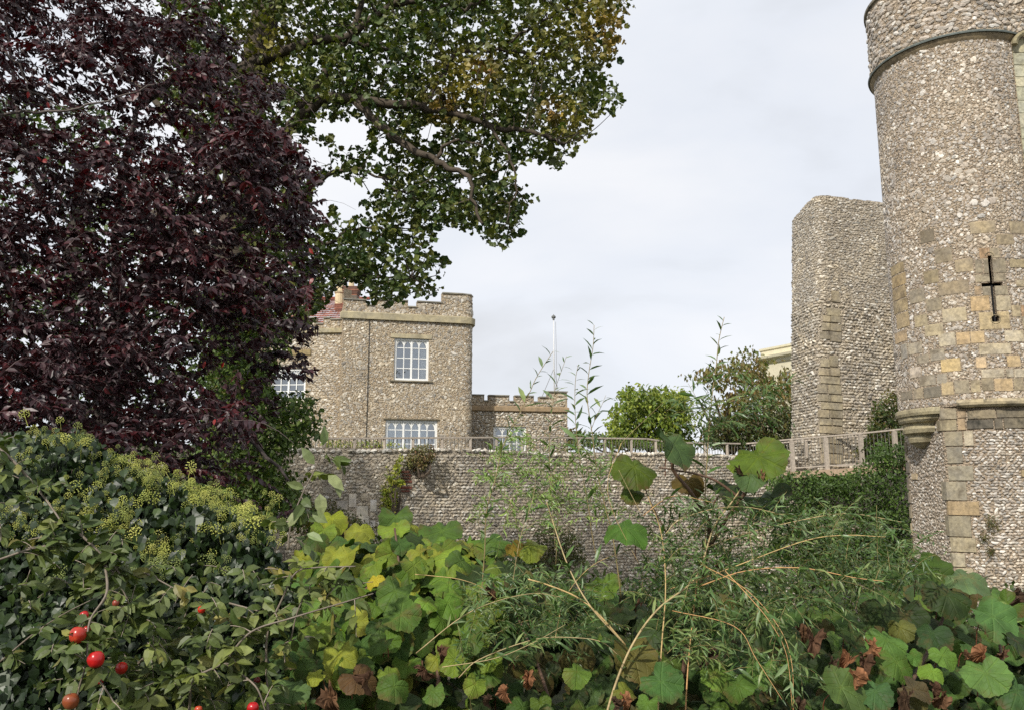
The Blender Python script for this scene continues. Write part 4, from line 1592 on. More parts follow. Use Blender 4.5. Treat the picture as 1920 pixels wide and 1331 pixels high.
for k in range(int(L_ / 0.15)):
    u = (k + 0.5) * 0.15
    p = np.array([np.interp(u, s_, P_[:, i]) for i in range(3)])
    d = nrm(P_[-1] - P_[0])
    ax = np.array([d, nrm(np.cross([0, 0, 1.0], d)), [0, 0, 1]])
    mb.box(p + offv / 2 - np.array([0, 0, 1.06]), (0.14, 1.35, 0.04), ax, col=np.array([1, 1, 1]) * random.uniform(0.8, 1.1))
o = mb.build('deck_planks', M_WOOD, deck)
o['kind'] = 'stuff'

# ================================================================== VEGETATION


def keep_in(P, poly, holes, jit):
    px, py, _ = proj(P)
    j = jit
    ok = inpoly(px + j[:, 0], py + j[:, 1], poly)
    for hx, hy, rx, ry in holes:
        ok &= ((px + j[:, 0] * .5 - hx) / rx) ** 2 + ((py + j[:, 1] * .5 - hy) / ry) ** 2 > 1
    return ok


def sample_poly(poly, n):
    poly = np.array(poly, float)
    lo, hi = poly.min(0), poly.max(0)
    out = np.zeros((0, 2))
    while len(out) < n:
        q = rng.uniform(lo, hi, (n * 2, 2))
        out = np.vstack([out, q[inpoly(q[:, 0], q[:, 1], poly)]])
    return out[:n]


def cloud(parent, mat, temps, poly, Y, dY, nclump, per, cs, size, pal, w=None, axis=(0, -0.3, -0.5), axr=0.7, up=(0, -0.4, 0.8), upr=0.6, n_ind=300,
          holes=(), jit=8, name='leaf', zflat=0.6, tint_fn=None, yfn=None, smp=None):
    c = sample_poly(poly, nclump) if smp is None else smp
    yy = (Y if yfn is None else yfn(c)) + rng.uniform(-dY, dY, len(c))
    C = W(c[:, 0], c[:, 1], yy)
    n = len(c) * per
    id_ = np.repeat(np.arange(len(c)), per)
    P = C[id_] + rng.normal(0, 1, (n, 3)) * np.array([cs, cs, cs * zflat])
    J = rng.normal(0, jit, (len(c), 2))[id_]
    ok = keep_in(P, poly, holes, J)
    P, id_ = P[ok], id_[ok]
    n = len(P)
    cl = rng.normal(0, 0.25, (len(c), 3))[id_]
    ax = nrm(np.array(axis) + rng.normal(0, axr, (n, 3)) + cl)
    u = nrm(np.array(up) + rng.normal(0, upr, (n, 3)) + cl)
    ex, ey, ez = frames(ax, u)
    s = size * rng.lognormal(0, 0.2, n)
    cols = pick(pal, len(c), w)[id_] * rng.uniform(0.8, 1.2, (n, 1)) * 0.55 + pick(pal, n, w) * 0.45
    if tint_fn is not None:
        px, py, _ = proj(P)
        cols = tint_fn(px, py, cols)
    if mat in (M_IVY, M_SHRUB):
        cols = cols * np.array([1.06, 1.0, 0.72])
    scatter(name, parent, mat, temps, rng.integers(0, len(temps), n), P, ex, ey, ez, s, cols, n_ind, stuff_name='foliage')
    return C


def shoots(parent, base, dirs, L, nl, size, pal, mat, temps, droop=0.3, poly=None, holes=(), jit=10, w=None, n_ind=300, stem=None, stem_r=0.003, spread=0.9,
           hang=0.5, up=(0, -0.3, 0.8), upr=0.45, name='leaf', stem_mat=None, taper=0.5, lat=0.3, stem_name='twigs'):
    m = len(base)
    L = np.broadcast_to(np.asarray(L, float), (m,))
    s = (np.arange(nl) + 0.5) / nl
    S = np.tile(s, m) + rng.uniform(-0.4, 0.4, m * nl) / nl
    id_ = np.repeat(np.arange(m), nl)
    D = nrm(dirs)
    P = base[id_] + D[id_] * (L[id_] * S)[:, None]
    P[:, 2] -= droop * L[id_] * S * S
    tang = D[id_].copy()
    tang[:, 2] -= 2 * droop * S
    tang = nrm(tang)
    sidev = nrm(np.cross(tang, np.array([0, 0.15, 1.0]) + rng.normal(0, lat, (len(id_), 3))))
    sg = np.where(np.arange(len(id_)) % 2 == 0, 1.0, -1.0)[:, None]
    ax = nrm(tang * 0.55 + sidev * sg * spread + np.array([0, 0, -hang]) + rng.normal(0, 0.3, (len(id_), 3)))
    u = nrm(np.array(up) + rng.normal(0, upr, (len(id_), 3)))
    ok = np.ones(len(id_), bool)
    if poly is not None:
        J = rng.normal(0, jit, (m, 2))[id_]
        ok = keep_in(P, poly, holes, J)
    ex, ey, ez = frames(ax[ok], u[ok])
    sz = size * rng.lognormal(0, 0.18, len(id_)) * (1 - taper * S ** 2)
    pc = pick(pal, m, w)[id_] * 0.6 + pick(pal, len(id_), w) * 0.4
    if mat is M_APPLEL:
        pc = pc * np.array([1.0, 0.9, 0.62])
    n = int(ok.sum())
    scatter(name, parent, mat, temps, rng.integers(0, len(temps), n), P[ok], ex, ey, ez, sz[ok], pc[ok] * rng.uniform(0.8, 1.2, (n, 1)), n_ind, stuff_name='foliage')
    if stem is not None:
        mb = MB()
        t = np.linspace(0, 1, 5)[:, None]
        bp = proj(base)[:2]
        for i in range(m):
            if poly is not None and not inpoly(bp[0][i:i + 1], bp[1][i:i + 1], poly)[0]:
                continue
            Q = base[i] + D[i] * L[i] * t
            Q[:, 2] -= droop * L[i] * t[:, 0] ** 2
            mb.add(*ribbon_tube(Q, stem_r, stem_r * 0.4), col=stem)
        if mb.n:
            o = mb.build(stem_name, stem_mat or M_TWIG, parent, smooth=True)
            o['kind'] = 'stuff'


def ribbon_tube(P, r0, r1):
    """cheap 3-sided tube -> V, tris, quads"""
    n = len(P)
    T = nrm(np.gradient(P, axis=0))
    A = nrm(np.cross(T, [0.13, 0.2, 1.0]))
    B = np.cross(T, A)
    R = np.linspace(r0, r1, n)[:, None]
    V = []
    for k in range(3):
        a = k * 2.0944
        V.append(P + (A * math.cos(a) + B * math.sin(a)) * R)
    V = np.stack(V, 1).reshape(-1, 3)
    q = [(i * 3 + j, i * 3 + (j + 1) % 3, (i + 1) * 3 + (j + 1) % 3, (i + 1) * 3 + j) for i in range(n - 1) for j in range(3)]
    return V, [], q


def limb(parent, pts, r0, r1, col, name='branch', sides=7, mat=None, wob=0.0, k=5):
    """pts: (px,py,Y) control points"""
    P = np.array([W(*p) for p in pts])
    Q = smooth_line(P, k=k)
    if wob:
        Q[1:-1] += rng.normal(0, wob, (len(Q) - 2, 3))
    mb = MB()
    mb.tube(Q, np.linspace(r0, r1, len(Q)), sides, col=lin(col) if isinstance(col, str) else col)
    mb.build(name, mat or M_BARK, parent, smooth=True)
    return Q


# ------------------------------------------------------------------ sycamore
syc = thing('sycamore_tree', 'large green sycamore with arching limbs and yellow leaf tips tinted as sunlit against the sky', 'tree')
SB = '#4a4034'
limb(syc, [(430, 1150, 12.5), (432, 800, 12.5), (440, 500, 12.5), (455, 280, 12.5), (480, 120, 12.4), (520, -80, 12.3)], 0.34, 0.2, SB, 'trunk', 10)
limbs = [
    ([(445, 380, 12.5), (500, 292, 12.2), (555, 230, 12.0), (600, 190, 11.8), (655, 186, 11.6), (725, 194, 11.5), (800, 203, 11.4), (860, 216, 11.3), (930, 238, 11.2), (1010, 252, 11.1), (1060, 270, 11)], 0.14, 0.025),
    ([(668, 192, 11.6), (712, 235, 11.4), (765, 276, 11.2), (815, 301, 11.0), (850, 318, 10.9), (882, 332, 10.8), (886, 372, 10.8), (905, 420, 10.7)], 0.085, 0.02),
    ([(815, 300, 11.0), (836, 272, 10.9), (870, 262, 10.8), (905, 275, 10.7)], 0.04, 0.012),
    ([(400, 140, 12.6), (470, 124, 12.3), (520, 102, 12.1), (600, 76, 11.9), (655, 68, 11.7), (695, 38, 11.6), (760, -10, 11.5)], 0.13, 0.05),
    ([(560, 205, 12.0), (600, 150, 12.1), (630, 105, 12.2), (664, 48, 12.2), (682, -10, 12.2)], 0.09, 0.05),
    ([(790, 203, 11.4), (828, 145, 11.6), (845, 109, 11.8), (876, 96, 11.9), (936, 96, 12.0), (1011, 101, 12.1), (1062, 83, 12.2), (1110, 70, 12.2)], 0.05, 0.015),
    ([(640, 75, 11.9), (710, 90, 12.0), (748, 106, 12.0), (786, 144, 12.0), (830, 180, 12)], 0.05, 0.015),
    ([(480, 440, 12.4), (540, 385, 12.1), (583, 352, 12.0), (628, 324, 11.8), (674, 320, 11.6), (712, 336, 11.5), (750, 358, 11.4)], 0.06, 0.012),
    ([(470, 470, 12.4), (560, 443, 12.2), (616, 459, 12.0), (656, 430, 11.9), (720, 430, 11.8)], 0.06, 0.012),
    ([(700, 20, 11.6), (800, 2, 11.6), (832, 12, 11.6), (872, 19, 11.6), (900, 0, 11.6)], 0.05, 0.03),
    ([(450, 560, 12.5), (540, 520, 12.2), (620, 500, 12.0), (700, 520, 11.8), (770, 520, 11.7)], 0.06, 0.012),
    ([(935, 96, 12), (1000, 50, 12), (1060, 20, 12), (1130, 0, 12)], 0.03, 0.012),
    ([(905, 216, 11.2), (960, 300, 11), (965, 360, 11), (950, 420, 11)], 0.03, 0.01),
    ([(445, 420, 12.6), (380, 300, 13), (300, 200, 13.4), (200, 120, 13.8)], 0.14, 0.04),
    ([(440, 520, 12.6), (350, 430, 13), (240, 380, 13.4), (120, 350, 13.8)], 0.12, 0.03),
]
nodes = []
for p_, a, b_ in limbs:
    nodes.append(limb(syc, p_, a * 0.8, b_ * 0.9, SB, wob=0.015))
nodes = np.concatenate(nodes)
S_POLY = [(300, -90), (1215, -90), (1188, 0), (1168, 50), (1155, 105), (1128, 128), (1152, 160), (1172, 190), (1160, 216), (1105, 206), (1116, 250), (1078, 274), (1048, 322), (990, 298), (962, 312), (976, 342), (1002, 385), (976, 415), (988, 440),
          (940, 470), (900, 432), (870, 425), (835, 430), (802, 455), (842, 495), (826, 520), (832, 548), (800, 560), (772, 548), (740, 575), (690, 560), (662, 522), (622, 548), (592, 600), (540, 625), (480, 600), (430, 400), (300, 200)]
S_HOLES = [(652, 246, 40, 26), (588, 292, 34, 30), (640, 362, 52, 26), (704, 346, 20, 16), (806, 246, 22, 15), (868, 350, 15, 13), (600, 390, 20, 30), (760, 425, 10, 10), (655, 395, 30, 14), (612, 240, 26, 16)]
sm = sample_poly(S_POLY, 2150)
d_ok = np.ones(len(sm), bool)
low = (sm[:, 1] > 210) & (sm[:, 0] < 760) & (sm[:, 1] < 430)
d_ok &= ~(low & (rng.random(len(sm)) < 0.35))
sm = sm[d_ok]


def syc_tint(px, py, c):  # yellow and orange leaf patches, with sunlight put into their tint
    out = c.copy()
    yel = lin('#bda94a')
    org = lin('#c08a42')
    for cx, cy, r, k, col in ((870, 150, 60, 0.75, yel), (905, 130, 22, 0.9, org), (1110, 40, 70, 0.55, yel), (1150, 60, 50, 0.5, org), (500, 85, 55, 0.6, yel), (1070, 225, 45, 0.6, yel), (830, 200, 30, 0.6, org), (1000, 90, 60, 0.3, yel), (1035, 205, 25, .6, org)):
        f = np.exp(-((px - cx) ** 2 + (py - cy) ** 2) / r ** 2) * k
        f = f * (rng.random(len(px)) < 0.75)
        out = out * (1 - f[:, None]) + col * f[:, None] * rng.uniform(0.6, 1.2, (len(px), 1))
    return out


def near_limb(c):
    y = np.full(len(c), 12.5)
    for q_ in (limbs[0], limbs[1], limbs[3], limbs[4]):
        L_ = smooth_line(np.array([(a_, b_, 0) for a_, b_, _ in q_[0]]), k=8)[:, :2]
        d_ = np.sqrt(((c[:, None, :] - L_[None]) ** 2).sum(-1)).min(1)
        y = np.where((d_ < 26) & (rng.random(len(c)) < 0.5), 14.4, y)
    return y


C = cloud(syc, M_SYC, T_SYC_LO, S_POLY, 12.5, 1.7, 0, 12, 0.25, 0.12, ['#4c5f28', '#5c6c30', '#41552a', '#6f7838', '#3a5228', '#80803a'], axis=(0, 0, -0.35), axr=0.8, up=(0, -0.2, 0.75), upr=0.55,
          n_ind=300, holes=S_HOLES, jit=6, zflat=0.5, tint_fn=syc_tint, smp=sm, yfn=near_limb)
mb = MB()
C = C[keep_in(C, S_POLY, S_HOLES, np.zeros((len(C), 2)))]
for c_ in C[rng.random(len(C)) < 0.55]:
    d = np.linalg.norm(nodes - c_, axis=1)
    j = d.argmin()
    if d[j] > 1.1:
        continue
    a = nodes[j]
    mid_ = (a + c_) / 2 + rng.normal(0, 0.06, 3)
    mb.add(*ribbon_tube(smooth_line([a, mid_, c_], k=3), 0.011, 0.004), col=lin(SB))
mb.build('twigs', M_BARK, syc, tagkind='stuff')

# ------------------------------------------------------------------ green trees behind, on the left
bt = thing('hawthorn_tree', 'green hawthorn-like tree hiding the left wing of the castellated house', 'tree')
B_POLY = [(440, 540), (520, 575), (560, 610), (545, 660), (520, 690), (560, 735), (600, 760), (612, 790), (600, 815), (560, 840), (520, 870), (560, 900), (580, 950), (600, 985), (380, 1000), (380, 540)]
limb(bt, [(470, 1100, 12), (475, 900, 12), (490, 700, 12)], 0.11, 0.04, '#4a4338', 'trunk')
for e_ in ((560, 760), (520, 640), (400, 620), (590, 790), (520, 860)):
    limb(bt, [(474, 900, 12), ((474 + e_[0]) / 2, (860 + e_[1]) / 2, 11.9), (e_[0], e_[1], 11.7)], 0.04, 0.01, '#4a4338', wob=0.02)
cloud(bt, M_SHRUB, T_BG, B_POLY, 11.9, 0.9, 620, 26, 0.22, 0.085, ['#46602a', '#5b7434', '#3a5225', '#6c7f3c', '#7d6a3a'], [5, 4, 4, 2, 0.6], n_ind=120, jit=8, holes=[(540, 720, 34, 24), (575, 705, 14, 20)])
bt2 = thing('tall_dark_tree', 'dark leafy tree filling the gap behind the purple plum', 'tree')
limb(bt2, [(120, 1200, 15.5), (130, 700, 15.5), (150, 300, 15.5)], 0.25, 0.1, '#3a332b', 'trunk')
for e_ in ((320, 400), (20, 450), (300, 650), (60, 700), (200, 250), (380, 550)):
    limb(bt2, [(135, e_[1] + 160, 15.5), ((135 + e_[0]) / 2, e_[1] + 60, 15.3), (e_[0], e_[1], 15.1)], 0.08, 0.02, '#3a332b')
cloud(bt2, M_SHRUB, T_BG, [(-160, 120), (200, 200), (380, 330), (460, 520), (470, 1010), (-160, 1010)], 15.4, 1.2, 900, 17, 0.36, 0.15, ['#33491f', '#42592a', '#2a3d1b', '#566a2f'], n_ind=60, jit=10,
      holes=[(170, 340, 50, 40), (60, 420, 60, 50), (250, 300, 30, 20), (110, 470, 40, 20)])

# ------------------------------------------------------------------ purple-leaved plum
plum = thing('purple_plum_tree', 'purple-leaved plum tree with dense dark red foliage filling the upper left', 'tree')
PB = '#4d4440'
P_POLY = [(-140, -120), (395, -120), (392, 0), (432, 50), (455, 95), (430, 125), (470, 150), (520, 150), (530, 175), (500, 190), (520, 235), (560, 262), (585, 290), (608, 335), (600, 400), (600, 452), (592, 520), (580, 560), (598, 600), (575, 640),
          (604, 690), (580, 712), (535, 715), (520, 745), (490, 790), (470, 850), (530, 900), (560, 940), (520, 965), (440, 920), (330, 895), (230, 850), (120, 820), (-140, 830)]
limb(plum, [(180, 1250, 8), (190, 1000, 8), (200, 800, 8), (215, 600, 8)], 0.16, 0.12, PB, 'trunk', 10)
pl = [[(205, 760, 8), (320, 640, 7.6), (440, 560, 7.2), (560, 480, 6.9)], [(215, 620, 8), (300, 460, 7.6), (400, 330, 7.2), (500, 200, 6.9)], [(215, 600, 8), (220, 400, 7.8), (260, 200, 7.5), (330, 0, 7.3)],
      [(210, 650, 8), (110, 450, 7.6), (40, 250, 7.2), (10, 40, 7)], [(205, 760, 8), (90, 640, 7.5), (-40, 520, 7)], [(205, 820, 8), (330, 780, 7.4), (440, 800, 7), (540, 900, 6.8)], [(300, 460, 7.6), (420, 440, 7.0), (590, 380, 6.6)],
      [(260, 200, 7.5), (350, 130, 7.1), (440, 90, 6.9)], [(0, 160, 6.2), (90, 185, 6.2), (180, 225, 6.1)], [(0, 217, 6.0), (110, 208, 6.0), (200, 190, 6.0), (290, 160, 6.1)], [(-20, 70, 6.1), (30, 120, 6.1), (60, 180, 6)]]
for i, q in enumerate(pl):
    if i < 8:
        q = [(a_, b_, c_ + 0.5) for a_, b_, c_ in q]
    limb(plum, q, 0.05 if i < 8 else 0.012, 0.012 if i < 8 else 0.005, PB if i < 8 else '#5f5550', wob=0.012)
sm = sample_poly([(x, y) for x, y in P_POLY], 2700)
gap = (sm[:, 0] < 260) & (sm[:, 1] > 300) & (sm[:, 1] < 520)
sm = sm[~(gap & (rng.random(len(sm)) < 0.3))]
gap = (sm[:, 0] > 380) & (sm[:, 1] > 640)
sm = sm[~(gap & (rng.random(len(sm)) < 0.5))]
bough = sample_poly(P_POLY, 170)
pickb = rng.integers(0, 170, len(sm))
half_ = rng.random(len(sm)) < 0.6
sm = np.where(half_[:, None], bough[pickb] + rng.normal(0, 1, (len(sm), 2)) * [48, 22], sm)
yb = rng.uniform(5.7, 8.0, 170)
yy = np.where(half_, yb[pickb] + rng.normal(0, 0.18, len(sm)), rng.uniform(6.2, 8.4, len(sm)))
thin = (sm[:, 0] > 415) & (sm[:, 1] > 620) & (rng.random(len(sm)) < 0.5)
sm, yy = sm[~thin], yy[~thin]
base = W(sm[:, 0], sm[:, 1], yy)
dirs = np.stack([rng.normal(0.55, 0.6, len(sm)), rng.normal(-0.25, 0.5, len(sm)), rng.normal(0.35, 0.4, len(sm))], -1)
shoots(plum, base - nrm(dirs) * 0.2, dirs, rng.uniform(0.35, 0.6, len(sm)), 30, 0.071, ['#3a161b', '#4c1a20', '#2a1318', '#54383e', '#6a1c22', '#3a2028'], M_PLUM, T_PLUM, droop=0.5, poly=P_POLY, jit=9,  # the greyish mauve entry puts highlight sheen into some leaves
       holes=[(200, 12, 14, 8), (120, 395, 14, 8), (270, 330, 12, 6), (260, 410, 10, 8), (40, 445, 20, 12), (440, 150, 12, 20), (60, 350, 12, 8), (190, 440, 12, 8)],
       w=[5, 4, 5, 4, 1.3, 3], n_ind=300, stem=lin('#6b5a58'), stem_r=0.003, hang=0.55, up=(0.1, -0.25, 0.8), upr=0.6)
# a few turned scarlet
for cx_, cy_, nn_ in ((80, 160, 5), (62, 215, 2), (135, 122, 1), (400, 690, 2), (230, 280, 2), (75, 290, 3), (20, 280, 2), (400, 755, 2), (445, 560, 2), (560, 500, 4), (240, 350, 2)):
    q = np.array([cx_, cy_]) + rng.normal(0, 22, (nn_, 2))
    P = W(q[:, 0], q[:, 1], rng.uniform(5.7, 6.1, nn_))
    ex, ey, ez = frames(rng.normal(0, 0.5, (nn_, 3)) + [0.2, -0.2, -0.8], rng.normal(0, 0.4, (nn_, 3)) + [0, -0.7, 0.5])
    scatter('leaf', plum, M_PLUM, T_PLUM, rng.integers(0, 4, nn_), P, ex, ey, ez, np.full(nn_, 0.055), pick(['#8a1c1c', '#6a181c', '#94241e'], nn_), nn_, labels=['turned scarlet leaf'] * nn_)

# ------------------------------------------------------------------ shrubs on the terrace
def bush(name, label, cat, poly, Y, dY, nc, per, cs, size, pal, mat=None, temps=None, n_ind=0, trunk=None, group=None, **kw):
    t = thing(name, label, cat, group)
    xs_b = [q[0] for q in poly]
    ys_b = [q[1] for q in poly]
    cx_, by, ty = sum(xs_b) / len(xs_b), max(ys_b), min(ys_b)
    mb = MB()
    rad = trunk or 0.05
    for k in range(5):
        a = W(cx_ + (k - 2) * 2, by + 10, Y)
        b_ = W(cx_ + (k - 2) * (max(xs_b) - min(xs_b)) * 0.13, by * 0.45 + ty * 0.55 + abs(k - 2) * 6, Y)
        mb.tube(smooth_line([a, (a + b_) / 2 + rng.normal(0, 0.1, 3), b_], k=3), np.linspace(rad, rad * 0.3, 7), 5, col=lin('#55493c'))
    mb.build('stems', M_BARK, t)
    cloud(t, mat or M_SHRUB, temps or T_BG, poly, Y, dY, nc, per, cs, size, pal, n_ind=n_ind, **kw)
    return t


bush('round_shrub', 'round bright yellow-green shrub behind the railing, right of the low castellated wing', 'shrub',
     [(1135, 838), (1138, 790), (1150, 760), (1166, 738), (1172, 722), (1190, 732), (1215, 730), (1240, 724), (1262, 728), (1285, 738), (1298, 760), (1304, 800), (1306, 838)], 33, 1.5, 330, 22, 0.28, 0.19,
     ['#73883a', '#627a36', '#84963e', '#4f6a2e', '#8f9a44'], n_ind=150, jit=7, up=(0, -0.5, 0.8), axis=(0, -0.4, -0.6), holes=())
bush('olive_brown_tree', 'spreading tree with olive and bronze drooping leaves left of the ruined tower', 'tree',
     [(1262, 706), (1300, 700), (1318, 690), (1330, 676), (1360, 672), (1392, 652), (1420, 648), (1432, 670), (1470, 676), (1490, 700), (1490, 840), (1310, 838), (1318, 800), (1350, 770), (1350, 740), (1310, 712)], 36, 1.8, 260, 20, 0.42, 0.2,
     ['#667038', '#5c6836', '#7a6a40', '#4e5e30', '#76603c'], n_ind=60, jit=4, axis=(0, -0.1, -0.9), axr=0.4, holes=[(1450, 690, 16, 12), (1335, 730, 12, 10)], trunk=0.12)
bush('dark_evergreen_shrub', 'dark evergreen shrub under the bronze-leaved tree behind the railing', 'shrub',
     [(1310, 838), (1325, 800), (1360, 775), (1420, 770), (1490, 750), (1490, 842)], 34.5, 1.0, 220, 22, 0.3, 0.14, ['#3d4a26', '#323d20', '#4c5a2c', '#55482c'], n_ind=30, jit=3)
bush('ivy_shrub', 'dark ivy shrub climbing the foot of the ruined tower beside the round turret', 'shrub',
     [(1625, 812), (1632, 782), (1640, 752), (1668, 734), (1705, 735), (1705, 880), (1660, 870), (1600, 850)], 25.9, 0.5, 190, 26, 0.16, 0.10, ['#3f5327', '#33451f', '#6a5c34', '#4c632e'], n_ind=40, jit=3, up=(0, -0.9, 0.5))
bush('terrace_hedge', 'low green planting showing through the bars of the garden railing', 'hedge',
     [(1062, 838), (1066, 812), (1100, 806), (1140, 815), (1210, 822), (1290, 826), (1290, 842)], 29.5, 0.6, 150, 18, 0.14, 0.11, ['#4c6a33', '#5d7a36', '#6d6a3c'], n_ind=0, jit=2)
bush('flowerbed_plant', 'small yellow-green plants behind the railing at the foot of the house', 'plant',
     [(600, 842), (604, 824), (680, 826), (760, 828), (766, 842)], 23.6, 0.2, 70, 12, 0.07, 0.07, ['#8a9440', '#5f7a34', '#9aa04a'], n_ind=0, jit=2)
bush('rusty_shrub', 'small rusty shrub beyond the low wing, by the tall wild shoots', 'shrub', [(1060, 832), (1062, 800), (1078, 797), (1092, 812), (1094, 832)], 37, 0.5, 40, 14, 0.16, 0.13, ['#8a6a44', '#6a6a38'], n_ind=0, jit=2)

# bank of ivy below the footbridge
bush('ivy_bank', 'mass of dark green ivy hanging below the footbridge', 'ivy',
     [(1440, 900), (1470, 882), (1520, 880), (1560, 888), (1600, 882), (1640, 830), (1700, 830), (1712, 1060), (1600, 1080), (1440, 1050)], 24.3, 0.5, 620, 24, 0.2, 0.10,
     ['#3f5a2a', '#4d6b33', '#33491f', '#5a7438'], n_ind=120, jit=4, up=(0, -1.0, 0.6), upr=0.5)

# plants rooted in the retaining wall; dark foliage added as shade at its foot
wy = lambda px: float(wall_path.off(wall_path.find(px, 900)[0], 0, 0.12)[1])
bush('wall_shrub', 'small bushy plant rooted in the top of the retaining wall below the wide window', 'plant',
     [(758, 872), (764, 845), (782, 832), (800, 828), (815, 836), (820, 852), (808, 868), (785, 884), (770, 880)], wy(790) - 0.15, 0.14, 70, 22, 0.06, 0.06, ['#6c7a48', '#55632f', '#8c8468', '#7d5a44'], n_ind=0, jit=3)
bush('yellow_wall_creeper', 'yellow-green creeper trailing down the retaining wall', 'creeper',
     [(722, 872), (738, 876), (748, 850), (756, 852), (752, 885), (760, 905), (748, 915), (746, 940), (742, 965), (716, 968), (712, 930), (716, 905), (726, 900)], wy(735), 0.05, 120, 16, 0.045, 0.055, ['#9aa53a', '#7f9334', '#b0b04a', '#6d8a34'],
     n_ind=40, jit=2, up=(0, -1, 0.3), axis=(0, -0.2, -1))
bush('wall_shade_leaves_left', 'dark foliage added as shade against the foot of the retaining wall on the left', 'shade foliage',
     [(560, 950), (590, 932), (620, 935), (650, 955), (690, 975), (715, 1000), (715, 1040), (560, 1040)], wy(640) - 0.5, 0.4, 170, 22, 0.14, 0.07, ['#3c4a26', '#4d5a2e', '#6a6038'], n_ind=0, jit=4)  # dark leaves stand in for the shade at the wall foot
bush('wall_shade_leaves_mid', 'dark foliage added as a shaded hollow against the foot of the retaining wall at its middle', 'shade foliage',
     [(975, 1060), (990, 1000), (1020, 984), (1060, 985), (1090, 1010), (1105, 1060)], wy(1040) - 0.5, 0.4, 130, 22, 0.16, 0.07, ['#3c4a26', '#4d5a2e', '#5d5a34'], n_ind=0, jit=4)  # dark leaves placed to read as a shaded hollow
bush('wall_foot_undergrowth', 'low mixed undergrowth along the foot of the retaining wall behind the vine', 'undergrowth',
     [(560, 1010), (760, 1000), (900, 1010), (1000, 1050), (1200, 1080), (1500, 1060), (1700, 1050), (1960, 1120), (1960, 1220), (560, 1200)], 16.5, 1.5, 800, 16, 0.35, 0.14, ['#3c4f26', '#4d5f2e', '#33451f'], n_ind=0, jit=6)
for i, (cx_, cy_, r_) in enumerate(((1862, 982, 15), (1846, 1006, 9), (1858, 1032, 7))):
    u_, v_ = base_path.find(cx_, cy_)
    P0 = base_path.off(u_, v_, 0.05)
    t = thing('wall_tuft', ['largest dry plant tuft in the flint of the turret base', 'middle small plant tuft in the flint of the turret base', 'lowest small plant tuft in the flint of the turret base'][i], 'plant', 'tufts growing in the turret base')
    n = 14 * r_
    R_t = r_ * 20 / F
    P = P0 + rng.normal(0, 1, (n, 3)) * [R_t * .5, R_t * .2, R_t * .5]
    ex, ey, ez = frames(rng.normal(0, .6, (n, 3)) + [0, -.5, -.5], rng.normal(0, .5, (n, 3)) + [0, -.8, .4])
    scatter('leaf', t, M_SHRUB, T_WILL, rng.integers(0, 4, n), P, ex, ey, ez, np.full(n, 0.07), pick(['#6d6a3a', '#7d6848', '#55602e'], n), 0)

# ------------------------------------------------------------------ ivy mound in flower
ivy = thing('flowering_ivy', 'mound of dark glossy ivy covered in yellow-green flower heads, lower left', 'ivy')
I_POLY = [(-60, 800), (20, 812), (60, 800), (110, 805), (165, 818), (215, 850), (262, 880), (330, 905), (392, 935), (445, 950), (500, 980), (522, 1040), (545, 1110), (560, 1200), (560, 1420), (-60, 1420)]


def ivyY(c):
    return np.interp(c[:, 1], [790, 1000, 1331], [5.3, 4.75, 4.35])


cloud(ivy, M_IVY, T_IVY, I_POLY, 0, 0.22, 950, 17, 0.085, 0.055, ['#253820', '#2d4425', '#1e301c', '#364b28', '#42572e'], [5, 5, 4, 3, 2], axis=(0, -0.25, -0.8), axr=0.5, up=(0.1, -0.85, 0.65), upr=0.45, n_ind=300, jit=6, yfn=ivyY)
cloud(ivy, M_IVY, T_IVY, I_POLY, 0, 0.2, 520, 17, 0.12, 0.06, ['#22381f', '#2c4326'], axis=(0, -0.25, -0.8), axr=0.5, up=(0.1, -0.85, 0.65), upr=0.45, n_ind=0, jit=6, yfn=lambda c: ivyY(c) + 0.5)
mb = MB()
for k in range(26):
    x = -40 + k * 24
    top = np.interp(x, [-60, 165, 330, 520], [810, 830, 920, 1010]) + 30
    mb.tube(smooth_line([W(x, 1500, 5.2), W(x + random.uniform(-20, 20), (1500 + top) / 2, 5.1), W(x + random.uniform(-30, 30), top, 5.4)], k=4), np.linspace(0.02, 0.006, 9), 5, col=lin('#4a3f33'))
mb.build('stems', M_TWIG, ivy, smooth=True)


def umbel_t(seed):
    r_ = np.random.default_rng(seed)
    V, Fc = [], []
    n = 30
    for i in range(n):
        z = 1 - 1.7 * (i + 0.5) / n
        a = i * 2.39996
        r = math.sqrt(max(0, 1 - z * z))
        c = np.array([r * math.cos(a), r * math.sin(a), z]) * r_.uniform(0.88, 1.06)
        s = 0.15
        k = len(V)
        V += [c + np.array(d) * s for d in ((1, 0, 0), (-1, 0, 0), (0, 1, 0), (0, -1, 0), (0, 0, 1), (0, 0, -1))]
        Fc += [(k, k + 2, k + 4), (k + 2, k + 1, k + 4), (k + 1, k + 3, k + 4), (k + 3, k, k + 4), (k + 2, k, k + 5), (k + 1, k + 2, k + 5), (k + 3, k + 1, k + 5), (k, k + 3, k + 5)]
    # stalk
    k = len(V)
    V += [np.array(q) for q in ((0.06, 0, 0.8), (-0.06, 0.05, 0.8), (0, -0.06, 0.8), (0.06, 0, -2.6), (-0.06, 0.05, -2.6), (0, -0.06, -2.6))]
    Fc += [(k, k + 1, k + 4), (k, k + 4, k + 3), (k + 1, k + 2, k + 5), (k + 1, k + 5, k + 4), (k + 2, k, k + 3), (k + 2, k + 3, k + 5)]
    return np.array(V), np.array(Fc)


